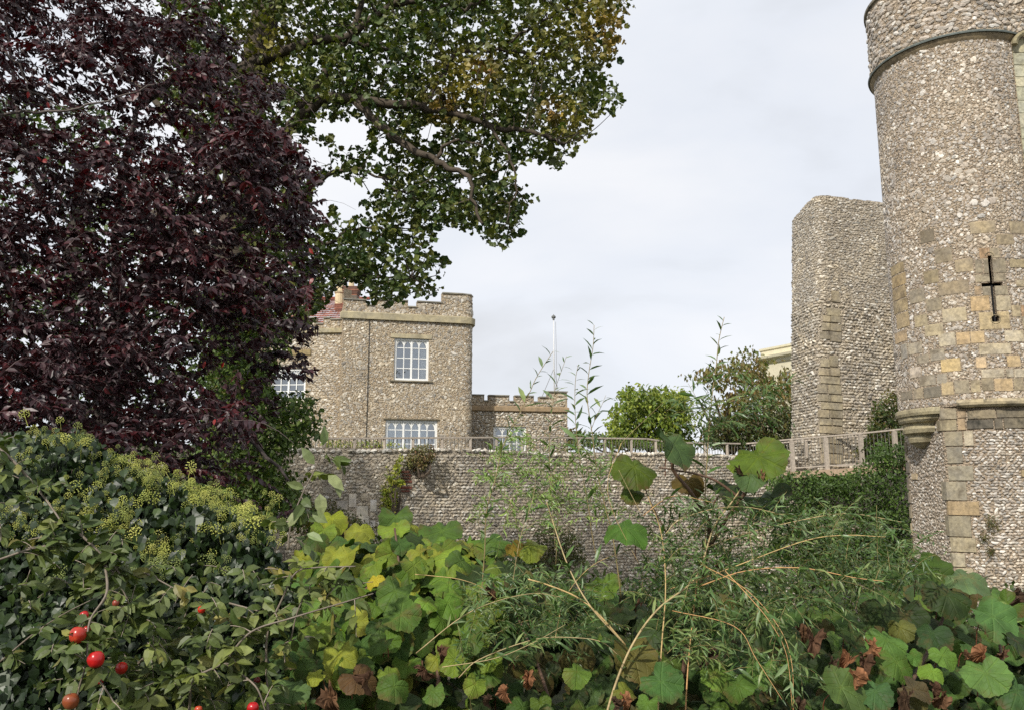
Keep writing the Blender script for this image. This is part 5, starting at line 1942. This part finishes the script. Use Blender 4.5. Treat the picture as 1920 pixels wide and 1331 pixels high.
T_UMB = [umbel_t(i) for i in range(4)]
uc = [(70, 800, 3), (95, 815, 4), (118, 812, 4), (140, 820, 5), (158, 822, 4), (60, 852, 5), (78, 858, 3), (180, 870, 4), (205, 880, 6), (238, 862, 6), (255, 882, 9), (268, 900, 9), (300, 880, 8), (285, 905, 6), (330, 905, 7), (352, 900, 7), (372, 925, 8), (395, 940, 9),
      (420, 945, 9), (445, 955, 9), (470, 968, 8), (492, 975, 5), (505, 960, 4), (200, 930, 7), (222, 942, 8), (215, 975, 9), (240, 985, 9), (195, 990, 7), (160, 960, 9), (175, 955, 6), (140, 960, 6), (60, 970, 6), (50, 985, 5), (78, 990, 4), (285, 1018, 9), (300, 1030, 9), (325, 1020, 8),
      (318, 1050, 7), (340, 1010, 5), (300, 1055, 5), (180, 1060, 5), (115, 1055, 4), (160, 1075, 4), (410, 1055, 5), (430, 1065, 4), (500, 1010, 4), (515, 960, 3), (20, 945, 3), (90, 950, 4), (450, 1000, 3), (395, 985, 4), (120, 920, 3), (245, 1140, 2), (270, 1085, 3)]
cen = np.concatenate([np.array([x, y]) + rng.normal(0, 17, (int(k * 1.7 + 1), 2)) for x, y, k in uc])
P = W(cen[:, 0], cen[:, 1], ivyY(cen) - rng.uniform(0.12, 0.34, len(cen)))
n = len(P)
ez = nrm(np.array([0.05, -0.45, 0.9]) + rng.normal(0, 0.25, (n, 3)))
ex = nrm(np.cross(ez, rng.normal(0, 1, (n, 3))))
ey = np.cross(ez, ex)
lowf = (cen[:, 1] > 1040)[:, None]
scatter('flower_head', ivy, M_UMBEL, T_UMB, rng.integers(0, 4, n), P, ex, ey, ez, 0.0185 * rng.lognormal(0, 0.28, n), np.where(lowf, pick(['#95a058', '#87944e'], n), pick(['#a8ac52', '#969e4a', '#b2b25c', '#828c46'], n)), 300, stuff_name='flower_heads')

# ------------------------------------------------------------------ apple tree
apple = thing('apple_tree', 'apple tree branches with red apples reaching over the ivy at the lower left', 'tree')
AB = '#8d8072'
limb(apple, [(-140, 1700, 3.6), (-120, 1400, 3.6), (-100, 1100, 3.6), (-90, 900, 3.7)], 0.07, 0.04, '#6a5f54', 'trunk')
ab = [
    ([(-100, 780, 3.7), (0, 842, 3.6), (53, 895, 3.6), (89, 940, 3.55), (120, 985, 3.5)], 0.011),
    ([(-110, 1090, 3.6), (0, 1048, 3.5), (80, 1024, 3.5), (150, 1030, 3.5), (195, 1045, 3.5), (230, 1080, 3.5)], 0.009),
    ([(150, 1000, 3.5), (190, 1040, 3.5), (225, 1095, 3.5), (250, 1150, 3.5)], 0.008),
    ([(195, 1045, 3.5), (200, 1110, 3.35), (168, 1165, 3.3), (162, 1240, 3.25), (148, 1290, 3.25), (138, 1350, 3.25)], 0.008),
    ([(162, 1240, 3.25), (190, 1280, 3.25), (215, 1320, 3.25), (230, 1370, 3.25)], 0.006),
    ([(345, 1420, 3.5), (355, 1331, 3.45), (364, 1273, 3.4), (417, 1242, 3.4), (471, 1184, 3.4), (550, 1157, 3.4), (640, 1130, 3.45), (700, 1112, 3.5)], 0.009),
    ([(190, 1130, 3.7), (222, 1104, 3.65), (262, 1074, 3.6), (292, 1084, 3.6), (340, 1110, 3.6)], 0.009),
    ([(253, 1250, 3.8), (302, 1202, 3.75), (337, 1176, 3.7), (380, 1150, 3.7)], 0.009),
    ([(417, 1242, 3.4), (450, 1262, 3.4), (482, 1290, 3.35), (500, 1340, 3.35)], 0.008),
    ([(503, 1340, 3.5), (501, 1288, 3.5), (501, 1191, 3.5), (527, 1127, 3.5), (553, 1075, 3.5), (586, 1064, 3.5), (667, 1061, 3.5)], 0.009),
    ([(545, 1200, 3.5), (560, 1140, 3.5), (590, 1090, 3.5), (640, 1096, 3.5), (700, 1090, 3.5)], 0.005),
    ([(540, 1030, 3.6), (545, 985, 3.6), (565, 930, 3.6), (590, 880, 3.6), (606, 838, 3.6)], 0.007),
    ([(430, 1130, 3.6), (500, 1150, 3.55), (545, 1175, 3.5)], 0.006),
    ([(0, 1240, 3.7), (60, 1190, 3.7), (120, 1150, 3.6), (200, 1110, 3.6)], 0.006),
    ([(260, 1331, 3.5), (300, 1290, 3.5), (350, 1250, 3.5)], 0.006),
]
nodes, aw = [], []
for p_, r in ab:
    Q = limb(apple, p_, r * 0.7, r * 0.3, '#756a5c', sides=6, mat=M_TWIG, k=8)
    nodes.append(Q)
    aw.append(len(Q))
nodesA = np.concatenate(nodes)
# leafy spurs
spur = nodesA[rng.integers(0, len(nodesA), 110)]
extra = sample_poly([(-20, 840), (60, 880), (180, 960), (330, 1050), (500, 1060), (560, 1120), (540, 1331), (60, 1331), (180, 1180), (-20, 1120)], 85)
ex_lo = sample_poly([(120, 1140), (300, 1120), (480, 1150), (520, 1331), (60, 1331)], 55)
extra = np.concatenate([extra, ex_lo])
spur2 = W(extra[:, 0], extra[:, 1], rng.uniform(3.45, 3.9, len(extra)))
bs = np.concatenate([spur, spur2])
dd = np.stack([rng.normal(0.2, 0.7, len(bs)), rng.normal(-0.3, 0.5, len(bs)), rng.normal(0.1, 0.5, len(bs))], -1)
shoots(apple, bs, dd, rng.uniform(0.06, 0.14, len(bs)), 7, 0.068, ['#54683e', '#627548', '#455a34', '#6f7f56', '#7d8a50', '#98905a'], M_APPLEL, T_APPLE, droop=0.3, w=[5, 4, 4, 2, 2, 0.6], n_ind=300, stem=lin(AB), stem_r=0.0028, up=(0, -0.5, 0.8), upr=0.5, hang=0.3, taper=0.2)
# the twig standing up in front of the wall
tw = [(605, 835, 38, 80), (622, 862, 36, -5), (615, 890, 44, -40), (590, 870, 40, 130), (628, 905, 30, -60), (600, 925, 40, -80), (570, 915, 34, 160), (560, 955, 40, -120), (585, 960, 36, -30), (545, 985, 30, 190), (575, 1000, 36, -20)]
Pt = np.array([W(x, y, 3.6) for x, y, s, a in tw])
axs = np.array([[math.cos(math.radians(a)), -0.25, math.sin(math.radians(a))] for x, y, s, a in tw])
ex, ey, ez = frames(axs, np.array([[0.3, -0.9, 0.3]]) + rng.normal(0, 0.35, (len(tw), 3)))
scatter('leaf', apple, M_APPLEL, T_APPLE, np.arange(len(tw)) % 4, Pt, ex, ey, ez, np.array([t_[2] * 3.6 / F for t_ in tw]), pick(['#8a9a68', '#98a070', '#7d8a58'], len(tw)), len(tw))

ap = MB()
prof = [(0.0, -0.78), (0.22, -0.92), (0.45, -0.93), (0.75, -0.7), (0.95, -0.25), (1.0, 0.1), (0.92, 0.5), (0.7, 0.8), (0.42, 0.92), (0.2, 0.82), (0.0, 0.6)]
n_ = 20
tt = np.arange(n_) * 2 * math.pi / n_
V = np.array([(r * math.cos(a) * (1 + 0.025 * math.cos(5 * a)), r * math.sin(a) * (1 + 0.025 * math.cos(5 * a)), z) for r, z in prof for a in tt])
Qd = [(i * n_ + j, i * n_ + (j + 1) % n_, (i + 1) * n_ + (j + 1) % n_, (i + 1) * n_ + j) for i in range(len(prof) - 1) for j in range(n_)]
apples = [(180, 1236, 17, 3.2, '#b01818', 'bright glossy red apple'), (146, 1190, 17, 3.22, '#a83020', 'red and orange apple half behind a leaf'), (158, 1153, 9, 3.35, '#b02222', 'small red apple peeping over a leaf'), (163, 1180, 8, 3.3, '#a02a20', None),
          (133, 1314, 16, 3.2, '#8a4a2c', 'brownish russet apple at the bottom'), (228, 1252, 12, 3.4, '#a02018', 'dark red apple behind leaves'), (378, 1142, 8, 3.5, '#c02a1c', 'small scarlet apple alone on the right'), (474, 1327, 12, 3.25, '#b0141c', 'deep red apple at the bottom edge'),
          (217, 1130, 7, 3.45, '#8a4030', None), (482, 1275, 7, 3.5, '#6a1a1c', None), (188, 1276, 7, 3.4, '#8a1c1c', None), (372, 1330, 8, 3.3, '#a83a20', None)]
me_ap = None
for x, y, r, Y, col, lab in apples:
    if me_ap is None:
        me_ap = make_mesh('apple', V, [Qd], M_APPLE, None, None, True)
        mbs = MB()
        mbs.tube([(0, 0, 0.6), (0.03, 0, 0.9), (0.12, 0.02, 1.35)], 0.045, 5, col=lin('#5a4632'))
        me_st = mbs.build('stalk', M_TWIG, None)
        stm = me_st.data
        bpy.data.objects.remove(me_st)
    o = bpy.data.objects.new('apple', me_ap)
    link(o, apple)
    s_a = 0.86 * r * Y / F
    o.matrix_basis = Matrix.Translation(Vector(W(x, y, Y))) @ Matrix.Rotation(random.uniform(-0.4, 0.4), 4, 'Y') @ Matrix.Rotation(random.uniform(-.4, .1), 4, 'X') @ Matrix.Scale(s_a, 4)
    c_ = lin(col)
    o.color = (c_[0], c_[1], c_[2], 1)
    if lab:
        o['label'] = lab
    st_ = bpy.data.objects.new('stalk', stm)
    link(st_, o)

# ------------------------------------------------------------------ vine
vine = thing('vine', 'sprawling vine with broad green, yellow and withered brown leaves along the bottom', 'vine')
G_, DG, YG, YL, BR, BL = '#476632', '#31462b', '#6c8638', '#8c9640', '#6a4030', '#496648'
hand = [  # px, py, width px, colour, facing (0 flat/up .. 1 to the camera), template, depth
    (1268, 838, 98, BL, 0.75, 0, 3.9), (1190, 880, 84, '#4a5f20', 0.55, 3, 4.0), (1425, 862, 112, '#4d6426', 0.5, 2, 3.95), (1412, 892, 66, BL, 0.8, 1, 3.9), (1168, 993, 88, '#4f7a3c', 0.12, 1, 3.9), (1380, 870, 44, YG, 0.4, 4, 4.1), (1365, 925, 80, DG, 0.6, 0, 4.2), (1440, 935, 90, DG, 0.5, 2, 4.2),
    (1290, 905, 60, '#5a4a22', 0.5, 5, 4.2), (1185, 925, 46, '#55702c', 0.6, 3, 4.05),
    (606, 997, 54, YG, 0.6, 0, 5.0), (622, 975, 66, '#7d8a2c', 0.12, 4, 5.1), (672, 997, 58, YL, 0.5, 1, 5.0), (738, 994, 62, YG, 0.5, 2, 5.0), (692, 1024, 56, BL, 0.55, 4, 4.9), (742, 972, 70, G_, 0.3, 0, 5.1), (775, 985, 60, YL, 0.25, 3, 5.1), (825, 1000, 84, G_, 0.25, 2, 5.0), (795, 1018, 70, DG, 0.4, 1, 4.9),
    (648, 1044, 66, YL, 0.45, 0, 4.6), (702, 1060, 52, YG, 0.5, 4, 4.5), (728, 1052, 34, YG, 0.6, 1, 4.5), (777, 1063, 60, YG, 0.45, 2, 4.5), (842, 1050, 82, YG, 0.6, 3, 4.6), (702, 1089, 38, '#b5a83a', 0.5, 1, 4.4), (738, 1112, 72, G_, 0.45, 0, 4.2), (845, 1099, 58, '#62883a', 0.55, 4, 4.3), (800, 1133, 48, '#62883a', 0.5, 1, 4.1),
    (842, 1133, 62, '#5a8236', 0.6, 0, 4.1), (756, 1155, 78, G_, 0.6, 2, 4.0), (552, 1152, 64, '#5a8040', 0.4, 1, 4.1), (612, 1138, 66, '#5a7c3e', 0.6, 3, 4.1), (596, 1188, 62, YG, 0.45, 2, 3.9), (546, 1222, 78, '#40643a', 0.7, 5, 3.8), (638, 1234, 70, YL, 0.85, 6, 3.7), (711, 1206, 52, G_, 0.75, 0, 3.8),
    (591, 1268, 36, YL, 0.9, 4, 3.6), (545, 1300, 74, '#4a6648', 0.6, 2, 3.6), (675, 1272, 72, '#5d4436', 0.5, 5, 3.6), (736, 1290, 62, G_, 0.7, 1, 3.5), (812, 1300, 48, '#5a7e44', 0.7, 4, 3.5), (640, 1105, 60, G_, 0.5, 3, 4.3), (570, 1100, 56, '#48703a', 0.4, 0, 4.3), (610, 1160, 66, '#3f6434', 0.6, 5, 4.1),
    (885, 1090, 70, DG, 0.5, 0, 4.5), (945, 1075, 80, DG, 0.4, 2, 4.6), (1000, 1025, 60, '#6a7a30', 0.5, 1, 4.7), (935, 1020, 54, G_, 0.5, 3, 4.8), (965, 1028, 40, '#7d6a28', 0.8, 4, 4.7), (1130, 1100, 70, '#5d7d34', 0.5, 2, 4.4), (1180, 1115, 60, DG, 0.3, 1, 4.4), (1050, 1130, 70, G_, 0.5, 0, 4.3),
    (890, 1285, 46, YG, 0.7, 6, 3.5), (880, 1200, 60, G_, 0.5, 4, 3.8), (985, 1215, 72, DG, 0.6, 3, 3.8), (1085, 1262, 56, '#5a7a3a', 0.75, 1, 3.6), (1190, 1233, 92, '#5d5a38', 0.6, 0, 3.7), (1245, 1282, 86, '#446c44', 0.6, 2, 3.55), (1240, 1182, 88, DG, 0.5, 5, 3.9), (1345, 1272, 62, '#5f7f3e', 0.7, 4, 3.6), (1385, 1288, 60, G_, 0.6, 1, 3.5),
    (1310, 1170, 80, DG, 0.5, 2, 4.0), (1430, 1260, 64, '#4f7440', 0.6, 0, 3.6), (1430, 1190, 70, DG, 0.5, 3, 3.9), (1212, 1322, 50, '#557a3c', 0.8, 6, 3.4), (1175, 1295, 48, '#6a7434', 0.6, 5, 3.5), (1500, 1200, 70, DG, 0.5, 1, 3.9),
    (1868, 1162, 96, '#4f7a50', 0.45, 0, 3.9), (1800, 1085, 92, '#55705c', 0.15, 1, 4.2), (1745, 1072, 90, '#3f5c24', 0.2, 2, 4.3), (1780, 1120, 84, DG, 0.6, 3, 4.1), (1885, 1145, 74, '#6f8f5a', 0.2, 4, 4.1), (1745, 1190, 74, '#35543a', 0.45, 5, 3.9), (1700, 1160, 84, DG, 0.7, 0, 4.0), (1650, 1150, 70, DG, 0.6, 1, 4.1),
    (1770, 1232, 52, '#5a8040', 0.7, 4, 3.7), (1850, 1268, 88, '#5a8050', 0.8, 2, 3.55), (1715, 1232, 34, '#4f7a3c', 0.8, 0, 3.7), (1665, 1205, 72, '#4f7440', 0.45, 3, 3.8), (1745, 1260, 46, '#6a9040', 0.6, 1, 3.6), (1680, 1245, 66, G_, 0.5, 5, 3.7), (1585, 1292, 92, '#4f6a44', 0.6, 0, 3.5), (1640, 1300, 70, '#3f6448', 0.6, 4, 3.5),
    (1720, 1295, 66, '#5a4f44', 0.6, 2, 3.5), (1905, 1300, 80, '#3f6442', 0.7, 3, 3.5), (1830, 1215, 60, '#41663a', 0.5, 1, 3.8), (1910, 1205, 60, DG, 0.5, 6, 3.8), (1660, 1080, 70, '#3f5c3a', 0.4, 4, 4.4), (1600, 1190, 60, DG, 0.5, 2, 4.0), (1545, 1240, 70, DG, 0.6, 0, 3.8), (1690, 1180, 50, '#5a5f3a', .5, 3, 3.9)]
pos, exs, eys, ezs, scs, tin, tid = [], [], [], [], [], [], []
pet = MB()


def add_vine(x, y, wpx, col, face, t, Y, rnd=0.22, lit_gain=1.0):
    P = W(x, y, Y)
    toc = nrm(CAMP - P)
    face = face * (0.62 if Y > 4.25 or Y < 3.88 or rnd > 0.3 else 1.0)
    up = np.array([0, 0, 1.0]) * (1 - face) + (toc * 0.85 + np.array([0, 0, 0.35])) * face + rng.normal(0, rnd, 3) * [1, .5, .5]
    tip = np.array([rng.normal(0, 0.7), -0.7, -0.55 - 0.4 * face])
    ex, ey, ez = frames(tip[None], nrm(up)[None])
    s = wpx * Y / F
    pos.append(P - ey[0] * 0.1 * s)
    exs.append(ex[0]), eys.append(ey[0]), ezs.append(ez[0])
    c_l = lin(col)
    scs.append(s), tin.append((c_l * 0.85 + c_l.mean() * 0.15 * np.array([1.2, 1.0, 0.3])) * np.array([1.0, 1.0, 0.62]) * rng.uniform(0.6, 0.88) * lit_gain), tid.append(t)
    a = pos[-1]
    b_ = a - ey[0] * s * 0.35 + np.array([0, 0.05, -s * 0.9])
    if Y < 4.6:
        pet.add(*ribbon_tube(smooth_line([a, (a + b_) / 2 - ey[0] * 0.15 * s, b_], k=3), 0.0028, 0.003), col=lin('#7a4a34'))


for h_ in hand:
    add_vine(h_[0], h_[1], h_[2] * (0.88 if h_[1] > 960 else 0.9), *((h_[3], h_[4] * (1.0 if h_[1] > 960 else 0.7)) + h_[5:]), lit_gain=1.12)  # upper leaves brightened in colour to look lit
for k in range(170):
    x = rng.uniform(560, 930)
    y = 1015 + 250 * rng.random() ** 1.2
    add_vine(x, y, rng.uniform(36, 62), random.choice([YG, YG, G_, '#62883a', '#5a8036', YL, '#44683a']), rng.uniform(0.45, 0.8), int(rng.integers(0, 7)), 4.75 - 1.1 * (y - 1015) / 250 + rng.uniform(0, 0.25), 0.3, lit_gain=0.95)
nh = len(pos)
prof_t = [(440, 1080), (520, 1040), (600, 1005), (750, 1000), (850, 1015), (950, 1055), (1100, 1095), (1300, 1120), (1500, 1140), (1650, 1080), (1800, 1085), (1960, 1125)]
px_, py_ = [q[0] for q in prof_t], [q[1] for q in prof_t]
for k in range(1450):
    x = rng.uniform(440, 1990)
    top = np.interp(x, px_, py_) + 12
    y = top + (1480 - top) * rng.random() ** 0.85
    if x < 560 and rng.random() < 0.75:
        continue
    f = (y - top) / (1480 - top)
    Y = 5.1 - 1.9 * f ** 0.8 + rng.uniform(0.05, 0.45)
    g = rng.random()
    left = x < 900
    if g < 0.5:
        col = random.choice([G_, DG, '#44683a', '#3d5f34', '#4a7040'])
    elif g < 0.72:
        col = random.choice([YG, '#62883a', '#71923c']) if left else random.choice(['#587a3c', '#4f7440', BL])
    elif g < 0.8:
        col = random.choice([YL, '#8a9a38']) if left else '#5d7a3a'
    elif g < 0.9:
        col = '#5d5a38'
    else:
        col = DG
    add_vine(x, y, rng.uniform(30, 66), col, rng.uniform(0.3, 0.85), int(rng.integers(0, 7)), Y, 0.35, lit_gain=0.85)  # fill leaves darkened in colour, as the deep shade below
pos, exs, eys, ezs, scs, tin, tid = map(np.array, (pos, exs, eys, ezs, scs, tin, tid))
pri = np.ones(len(pos))
pri[:nh] = 50
scatter('vine_leaf', vine, M_VINE, T_VINE, tid, pos, exs, eys, ezs, scs, tin, 300, luv=True, smooth=True, stuff_name='leaf_mass', stuff_temps=T_VINE_LO, mid=pri)
pet.build('leaf_stalks', M_TWIG, vine, tagkind='stuff')
# withered leaves
dv = [(622, 1308, 60), (690, 1275, 40), (825, 1222, 34), (990, 1270, 40), (950, 1297, 38), (918, 1312, 28), (1170, 1310, 36), (1152, 1318, 30), (1600, 1270, 54), (1620, 1242, 48), (1630, 1212, 42), (1590, 1240, 44), (1765, 1308, 46), (1750, 1290, 34), (1845, 1225, 60), (1525, 1200, 60), (1500, 1185, 40), (920, 1105, 44), (1880, 1222, 26),
      (1810, 1225, 22), (1350, 1060, 20), (1385, 880, 24), (1425, 892, 30), (1700, 1310, 46), (1560, 1245, 34), (1905, 1115, 40), (1200, 1128, 18), (1330, 1225, 40), (1500, 1320, 40), (795, 1255, 44)]
m_ = len(dv)
P = np.array([W(x, y, np.interp(y, [860, 1100, 1331], [3.9, 4.0, 3.35])) for x, y, s in dv])
ex, ey, ez = frames(rng.normal(0, 0.4, (m_, 3)) + [0, -0.2, -0.9], rng.normal(0, 0.4, (m_, 3)) + [0, -0.9, 0.4])
scatter('withered_leaf', vine, M_DEAD, T_DEADV, rng.integers(0, 3, m_), P, ex, ey, ez, np.array([s * 3.1 / F for _, _, s in dv]), pick(['#6a4e38', '#584030', '#845c40', '#4a392b'], m_), m_, luv=False, labels=['withered brown leaf'] * m_)
VB = '#5d4636'
for q, r in (([(1250, 1500, 4.3), (1290, 1200, 4.3), (1330, 1000, 4.2), (1300, 930, 4.0), (1262, 880, 3.95), (1268, 855, 3.9)], 0.014), ([(1310, 1060, 4.2), (1370, 960, 4.1), (1420, 895, 4.0), (1425, 870, 3.95)], 0.01),
             ([(1250, 1000, 4.0), (1215, 930, 4.0), (1205, 890, 4.0)], 0.004), ([(1390, 935, 4.0), (1330, 895, 4.0), (1235, 875, 4.0)], 0.008), ([(540, 1320, 4.2), (600, 1220, 4.3), (690, 1100, 4.5), (760, 1050, 4.7)], 0.012),
             ([(800, 1400, 3.8), (820, 1250, 4.1), (760, 1120, 4.5), (740, 990, 4.9)], 0.012), ([(1650, 1450, 3.8), (1700, 1300, 4.0), (1760, 1180, 4.2), (1790, 1080, 4.3)], 0.012), ([(1900, 1420, 3.8), (1880, 1250, 4.0), (1868, 1160, 4.1)], 0.01),
             ([(1060, 1450, 3.8), (1020, 1280, 4.1), (960, 1130, 4.6)], 0.012)):
    limb(vine, q, r, r * 0.5, VB, name='stem', sides=6, mat=M_TWIG, k=6)

# ------------------------------------------------------------------ willow-like shrub
wil = thing('willow_shrub', 'wild willow-like shrub with orange stems and narrow grey-green leaves at the lower centre', 'shrub')
WB_ = '#a88a58'
WP = ['#526c38', '#5f7a42', '#435e30', '#72865a', '#7c8a50', '#4c6a32']
stems = [
    ([(905, 1331, 4.2), (903, 1133, 4.2), (909, 1030, 4.2), (912, 960, 4.2), (928, 900, 4.2), (945, 830, 4.25), (974, 775, 4.3), (992, 738, 4.3), (1004, 711, 4.3), (1019, 686, 4.3), (1037, 659, 4.3)], 0.006, 1),
    ([(1042, 1060, 4.4), (1046, 960, 4.4), (1034, 900, 4.4), (1030, 840, 4.4), (1034, 780, 4.4), (1041, 731, 4.4), (1047, 711, 4.4), (1056, 686, 4.4), (1062, 668, 4.4)], 0.004, 1),
    ([(1120, 1050, 4.3), (1110, 1000, 4.3), (1102, 940, 4.3), (1090, 880, 4.3), (1082, 820, 4.3), (1078, 763, 4.3), (1079, 713, 4.3), (1084, 684, 4.3)], 0.005, 1),
    ([(1165, 1120, 4.2), (1150, 1010, 4.2), (1135, 950, 4.2), (1121, 890, 4.2), (1110, 810, 4.2), (1101, 745, 4.2), (1104, 700, 4.2), (1112, 650, 4.2), (1114, 610, 4.2)], 0.006, 1),
    ([(1108, 806, 4.2), (1118, 780, 4.2), (1128, 760, 4.2), (1136, 740, 4.2)], 0.003, 1),
    ([(1324, 1060, 4.1), (1322, 940, 4.1), (1326, 860, 4.1), (1330, 797, 4.1), (1336, 735, 4.1), (1343, 685, 4.1), (1348, 638, 4.1), (1358, 595, 4.1)], 0.007, 1),
    ([(1330, 797, 4.1), (1350, 760, 4.1), (1400, 745, 4.1), (1460, 722, 4.1), (1510, 705, 4.1)], 0.004, 1),
    ([(1336, 780, 4.1), (1312, 755, 4.1), (1300, 735, 4.1), (1290, 718, 4.1)], 0.003, 1),
    ([(1258, 1103, 4.2), (1355, 1070, 4.1), (1500, 1016, 4.0), (1578, 1003, 4.0), (1660, 1006, 3.95)], 0.006, 1),
    ([(1310, 1099, 4.1), (1397, 1070, 4.0), (1500, 1064, 3.9), (1600, 1082, 3.85), (1665, 1090, 3.8)], 0.006, 1),
    ([(1318, 1028, 4.3), (1397, 1000, 4.2), (1500, 975, 4.1), (1590, 962, 4.1), (1690, 978, 4.0)], 0.006, 1),
    ([(1248, 1000, 4.2), (1273, 975, 4.2), (1335, 954, 4.1), (1400, 950, 4.1), (1470, 965, 4.0)], 0.005, 1),
    ([(1206, 966, 4.2), (1244, 937, 4.2), (1275, 929, 4.2), (1335, 941, 4.1)], 0.004, 1),
    ([(1173, 1209, 3.9), (1107, 1136, 3.9), (1066, 1062, 4.0), (1037, 979, 4.1), (1025, 940, 4.1)], 0.010, 1),
    ([(1173, 1209, 3.9), (1124, 1153, 3.9), (1080, 1118, 3.9), (1024, 1095, 3.9), (990, 1085, 3.9)], 0.012, 1),
    ([(1125, 1400, 3.8), (1145, 1310, 3.85), (1182, 1215, 3.9), (1231, 1144, 4.0), (1293, 1095, 4.1), (1314, 1062, 4.15), (1339, 987, 4.2), (1372, 941, 4.2), (1400, 900, 4.2)], 0.015, 1),
    ([(860, 1270, 3.8), (900, 1235, 3.8), (1003, 1198, 3.8), (1080, 1195, 3.8), (1128, 1203, 3.8), (1160, 1228, 3.8)], 0.005, 1),
    ([(1314, 1057, 4.1), (1397, 1103, 3.9), (1459, 1173, 3.8), (1484, 1240, 3.7), (1488, 1331, 3.6)], 0.004, 1),
    ([(1260, 1144, 4.0), (1376, 1173, 3.8), (1418, 1235, 3.7), (1471, 1318, 3.6)], 0.004, 1),
    ([(1360, 1070, 3.9), (1400, 1113, 3.8), (1444, 1166, 3.7), (1475, 1228, 3.65), (1486, 1331, 3.6)], 0.004, 1),
    ([(780, 1224, 3.8), (861, 1159, 3.8), (926, 1128, 3.85), (1000, 1112, 3.9), (1060, 1120, 3.9)], 0.005, 1),
    ([(829, 1250, 3.7), (926, 1234, 3.7), (1000, 1204, 3.75), (1060, 1170, 3.8)], 0.004, 1),
    ([(778, 1076, 4.3), (812, 1079, 4.3), (860, 1085, 4.2), (903, 1100, 4.2), (935, 1125, 4.2)], 0.004, 0),
    ([(1165, 830, 4.1), (1195, 800, 4.1), (1250, 748, 4.1)], 0.003, 0),
    ([(1165, 830, 4.1), (1140, 900, 4.1), (1150, 960, 4.1), (1200, 1060, 4.1)], 0.003, 0),
    ([(1204, 966, 4.1), (1175, 910, 4.1), (1160, 880, 4.1)], 0.003, 0),
    ([(1282, 1400, 3.9), (1290, 1250, 4.0), (1300, 1150, 4.1), (1310, 1060, 4.2)], 0.008, 0),
    ([(1230, 1400, 3.9), (1240, 1220, 4.0), (1248, 1100, 4.1), (1240, 1000, 4.2), (1215, 930, 4.2)], 0.008, 1),
    ([(1040, 1200, 4.0), (1060, 1120, 4.1), (1110, 1060, 4.2), (1180, 1030, 4.2)], 0.004, 1),
    ([(960, 1100, 4.2), (975, 1010, 4.2), (1000, 930, 4.3), (1005, 880, 4.3)], 0.003, 1),
]
SL = []
for q, r, lf in stems:
    tall = q[-1][1] < 760
    if not tall:
        q = [(a_, b_, c_ - 0.25) for a_, b_, c_ in q]
    SL.append((limb(wil, q, r * (0.55 if tall else (0.5 if r < 0.009 else 0.38)), r * 0.25, '#8a7a52' if tall else random.choice(['#b89c68', '#bc905e', '#a8946a']), name='stem', sides=5, mat=M_TWIG, k=6), lf))
# leaves along the stems
P, A_, SZ = [], [], []
for i, (Q, lf) in enumerate(SL):
    if not lf:
        continue
    seg = np.linalg.norm(np.diff(Q, axis=0), axis=1)
    s = np.concatenate([[0], np.cumsum(seg)])
    tops = stems[i][0][-1][1] < 760
    start = s[-1] * (0.2 if not tops else 0.25)
    u = np.arange(start, s[-1], 0.021 if not tops else 0.026)
    X = np.stack([np.interp(u, s, Q[:, k]) for k in range(3)], -1)
    T = nrm(np.gradient(X, axis=0))
    a = np.arange(len(u)) * 2.4 + rng.uniform(0, 6)
    sd_ = np.stack([np.cos(a), np.sin(a) * 0.7, np.zeros(len(a))], -1)
    P.append(X)
    SZ.append(np.full(len(u), 0.085 if tops else 0.062) * (1 - 0.45 * (u / s[-1]) ** 6))
    A_.append(nrm(T * 0.8 + nrm(sd_ - T * (sd_ * T).sum(1, keepdims=True)) * 0.8 + rng.normal(0, 0.12, X.shape)))
P, A_ = np.concatenate(P), np.concatenate(A_)
n = len(P)
ex, ey, ez = frames(A_, rng.normal(0, 0.35, (n, 3)) + [0, -0.2, 0.9])
scatter('leaf', wil, M_WILL, T_WILL, rng.integers(0, 4, n), P, ex, ey, ez, np.concatenate(SZ) * rng.lognormal(0, 0.2, n), pick(WP, n), 300, stuff_name='foliage')
# side shoots: dense mass to the right, feathery growth to the left
masses = [([(1180, 1010), (1250, 935), (1400, 925), (1560, 950), (1700, 985), (1745, 1040), (1700, 1090), (1560, 1125), (1400, 1170), (1260, 1160), (1180, 1100)], 270, 4.1, 0.35),
          ([(885, 880), (960, 800), (1070, 830), (1160, 850), (1175, 950), (1040, 990), (900, 975)], 105, 4.35, 0.3),
          ([(870, 1090), (980, 1050), (1150, 1080), (1120, 1180), (960, 1240), (860, 1220)], 75, 3.95, 0.3),
          ([(1240, 800), (1310, 700), (1420, 700), (1480, 740), (1380, 790), (1330, 860)], 34, 4.15, 0.15),
          ([(1250, 1150), (1480, 1120), (1520, 1250), (1400, 1300), (1300, 1260)], 50, 3.75, 0.3)]
for im, (poly, m_, Y, dy_) in enumerate(masses):
    q = sample_poly(poly, m_)
    bs = W(q[:, 0], q[:, 1], Y + rng.uniform(-dy_, dy_, m_))
    dd = np.stack([rng.normal(0.4, 0.6, m_), rng.normal(-0.2, 0.4, m_), rng.normal(0.45, 0.55, m_)], -1)
    shoots(wil, bs - nrm(dd) * 0.1, dd, rng.uniform(0.18, 0.36, m_), 22, 0.04 if im == 1 else 0.052, ['#7f9a4c', '#6d8a44', '#94a65c'] if im == 1 else WP, M_WILL, T_WILL, droop=0.45, n_ind=0, stem=lin('#8f8050'), stem_r=0.0014, up=(0, -0.3, 0.9), upr=0.5, hang=0.1, spread=0.8)
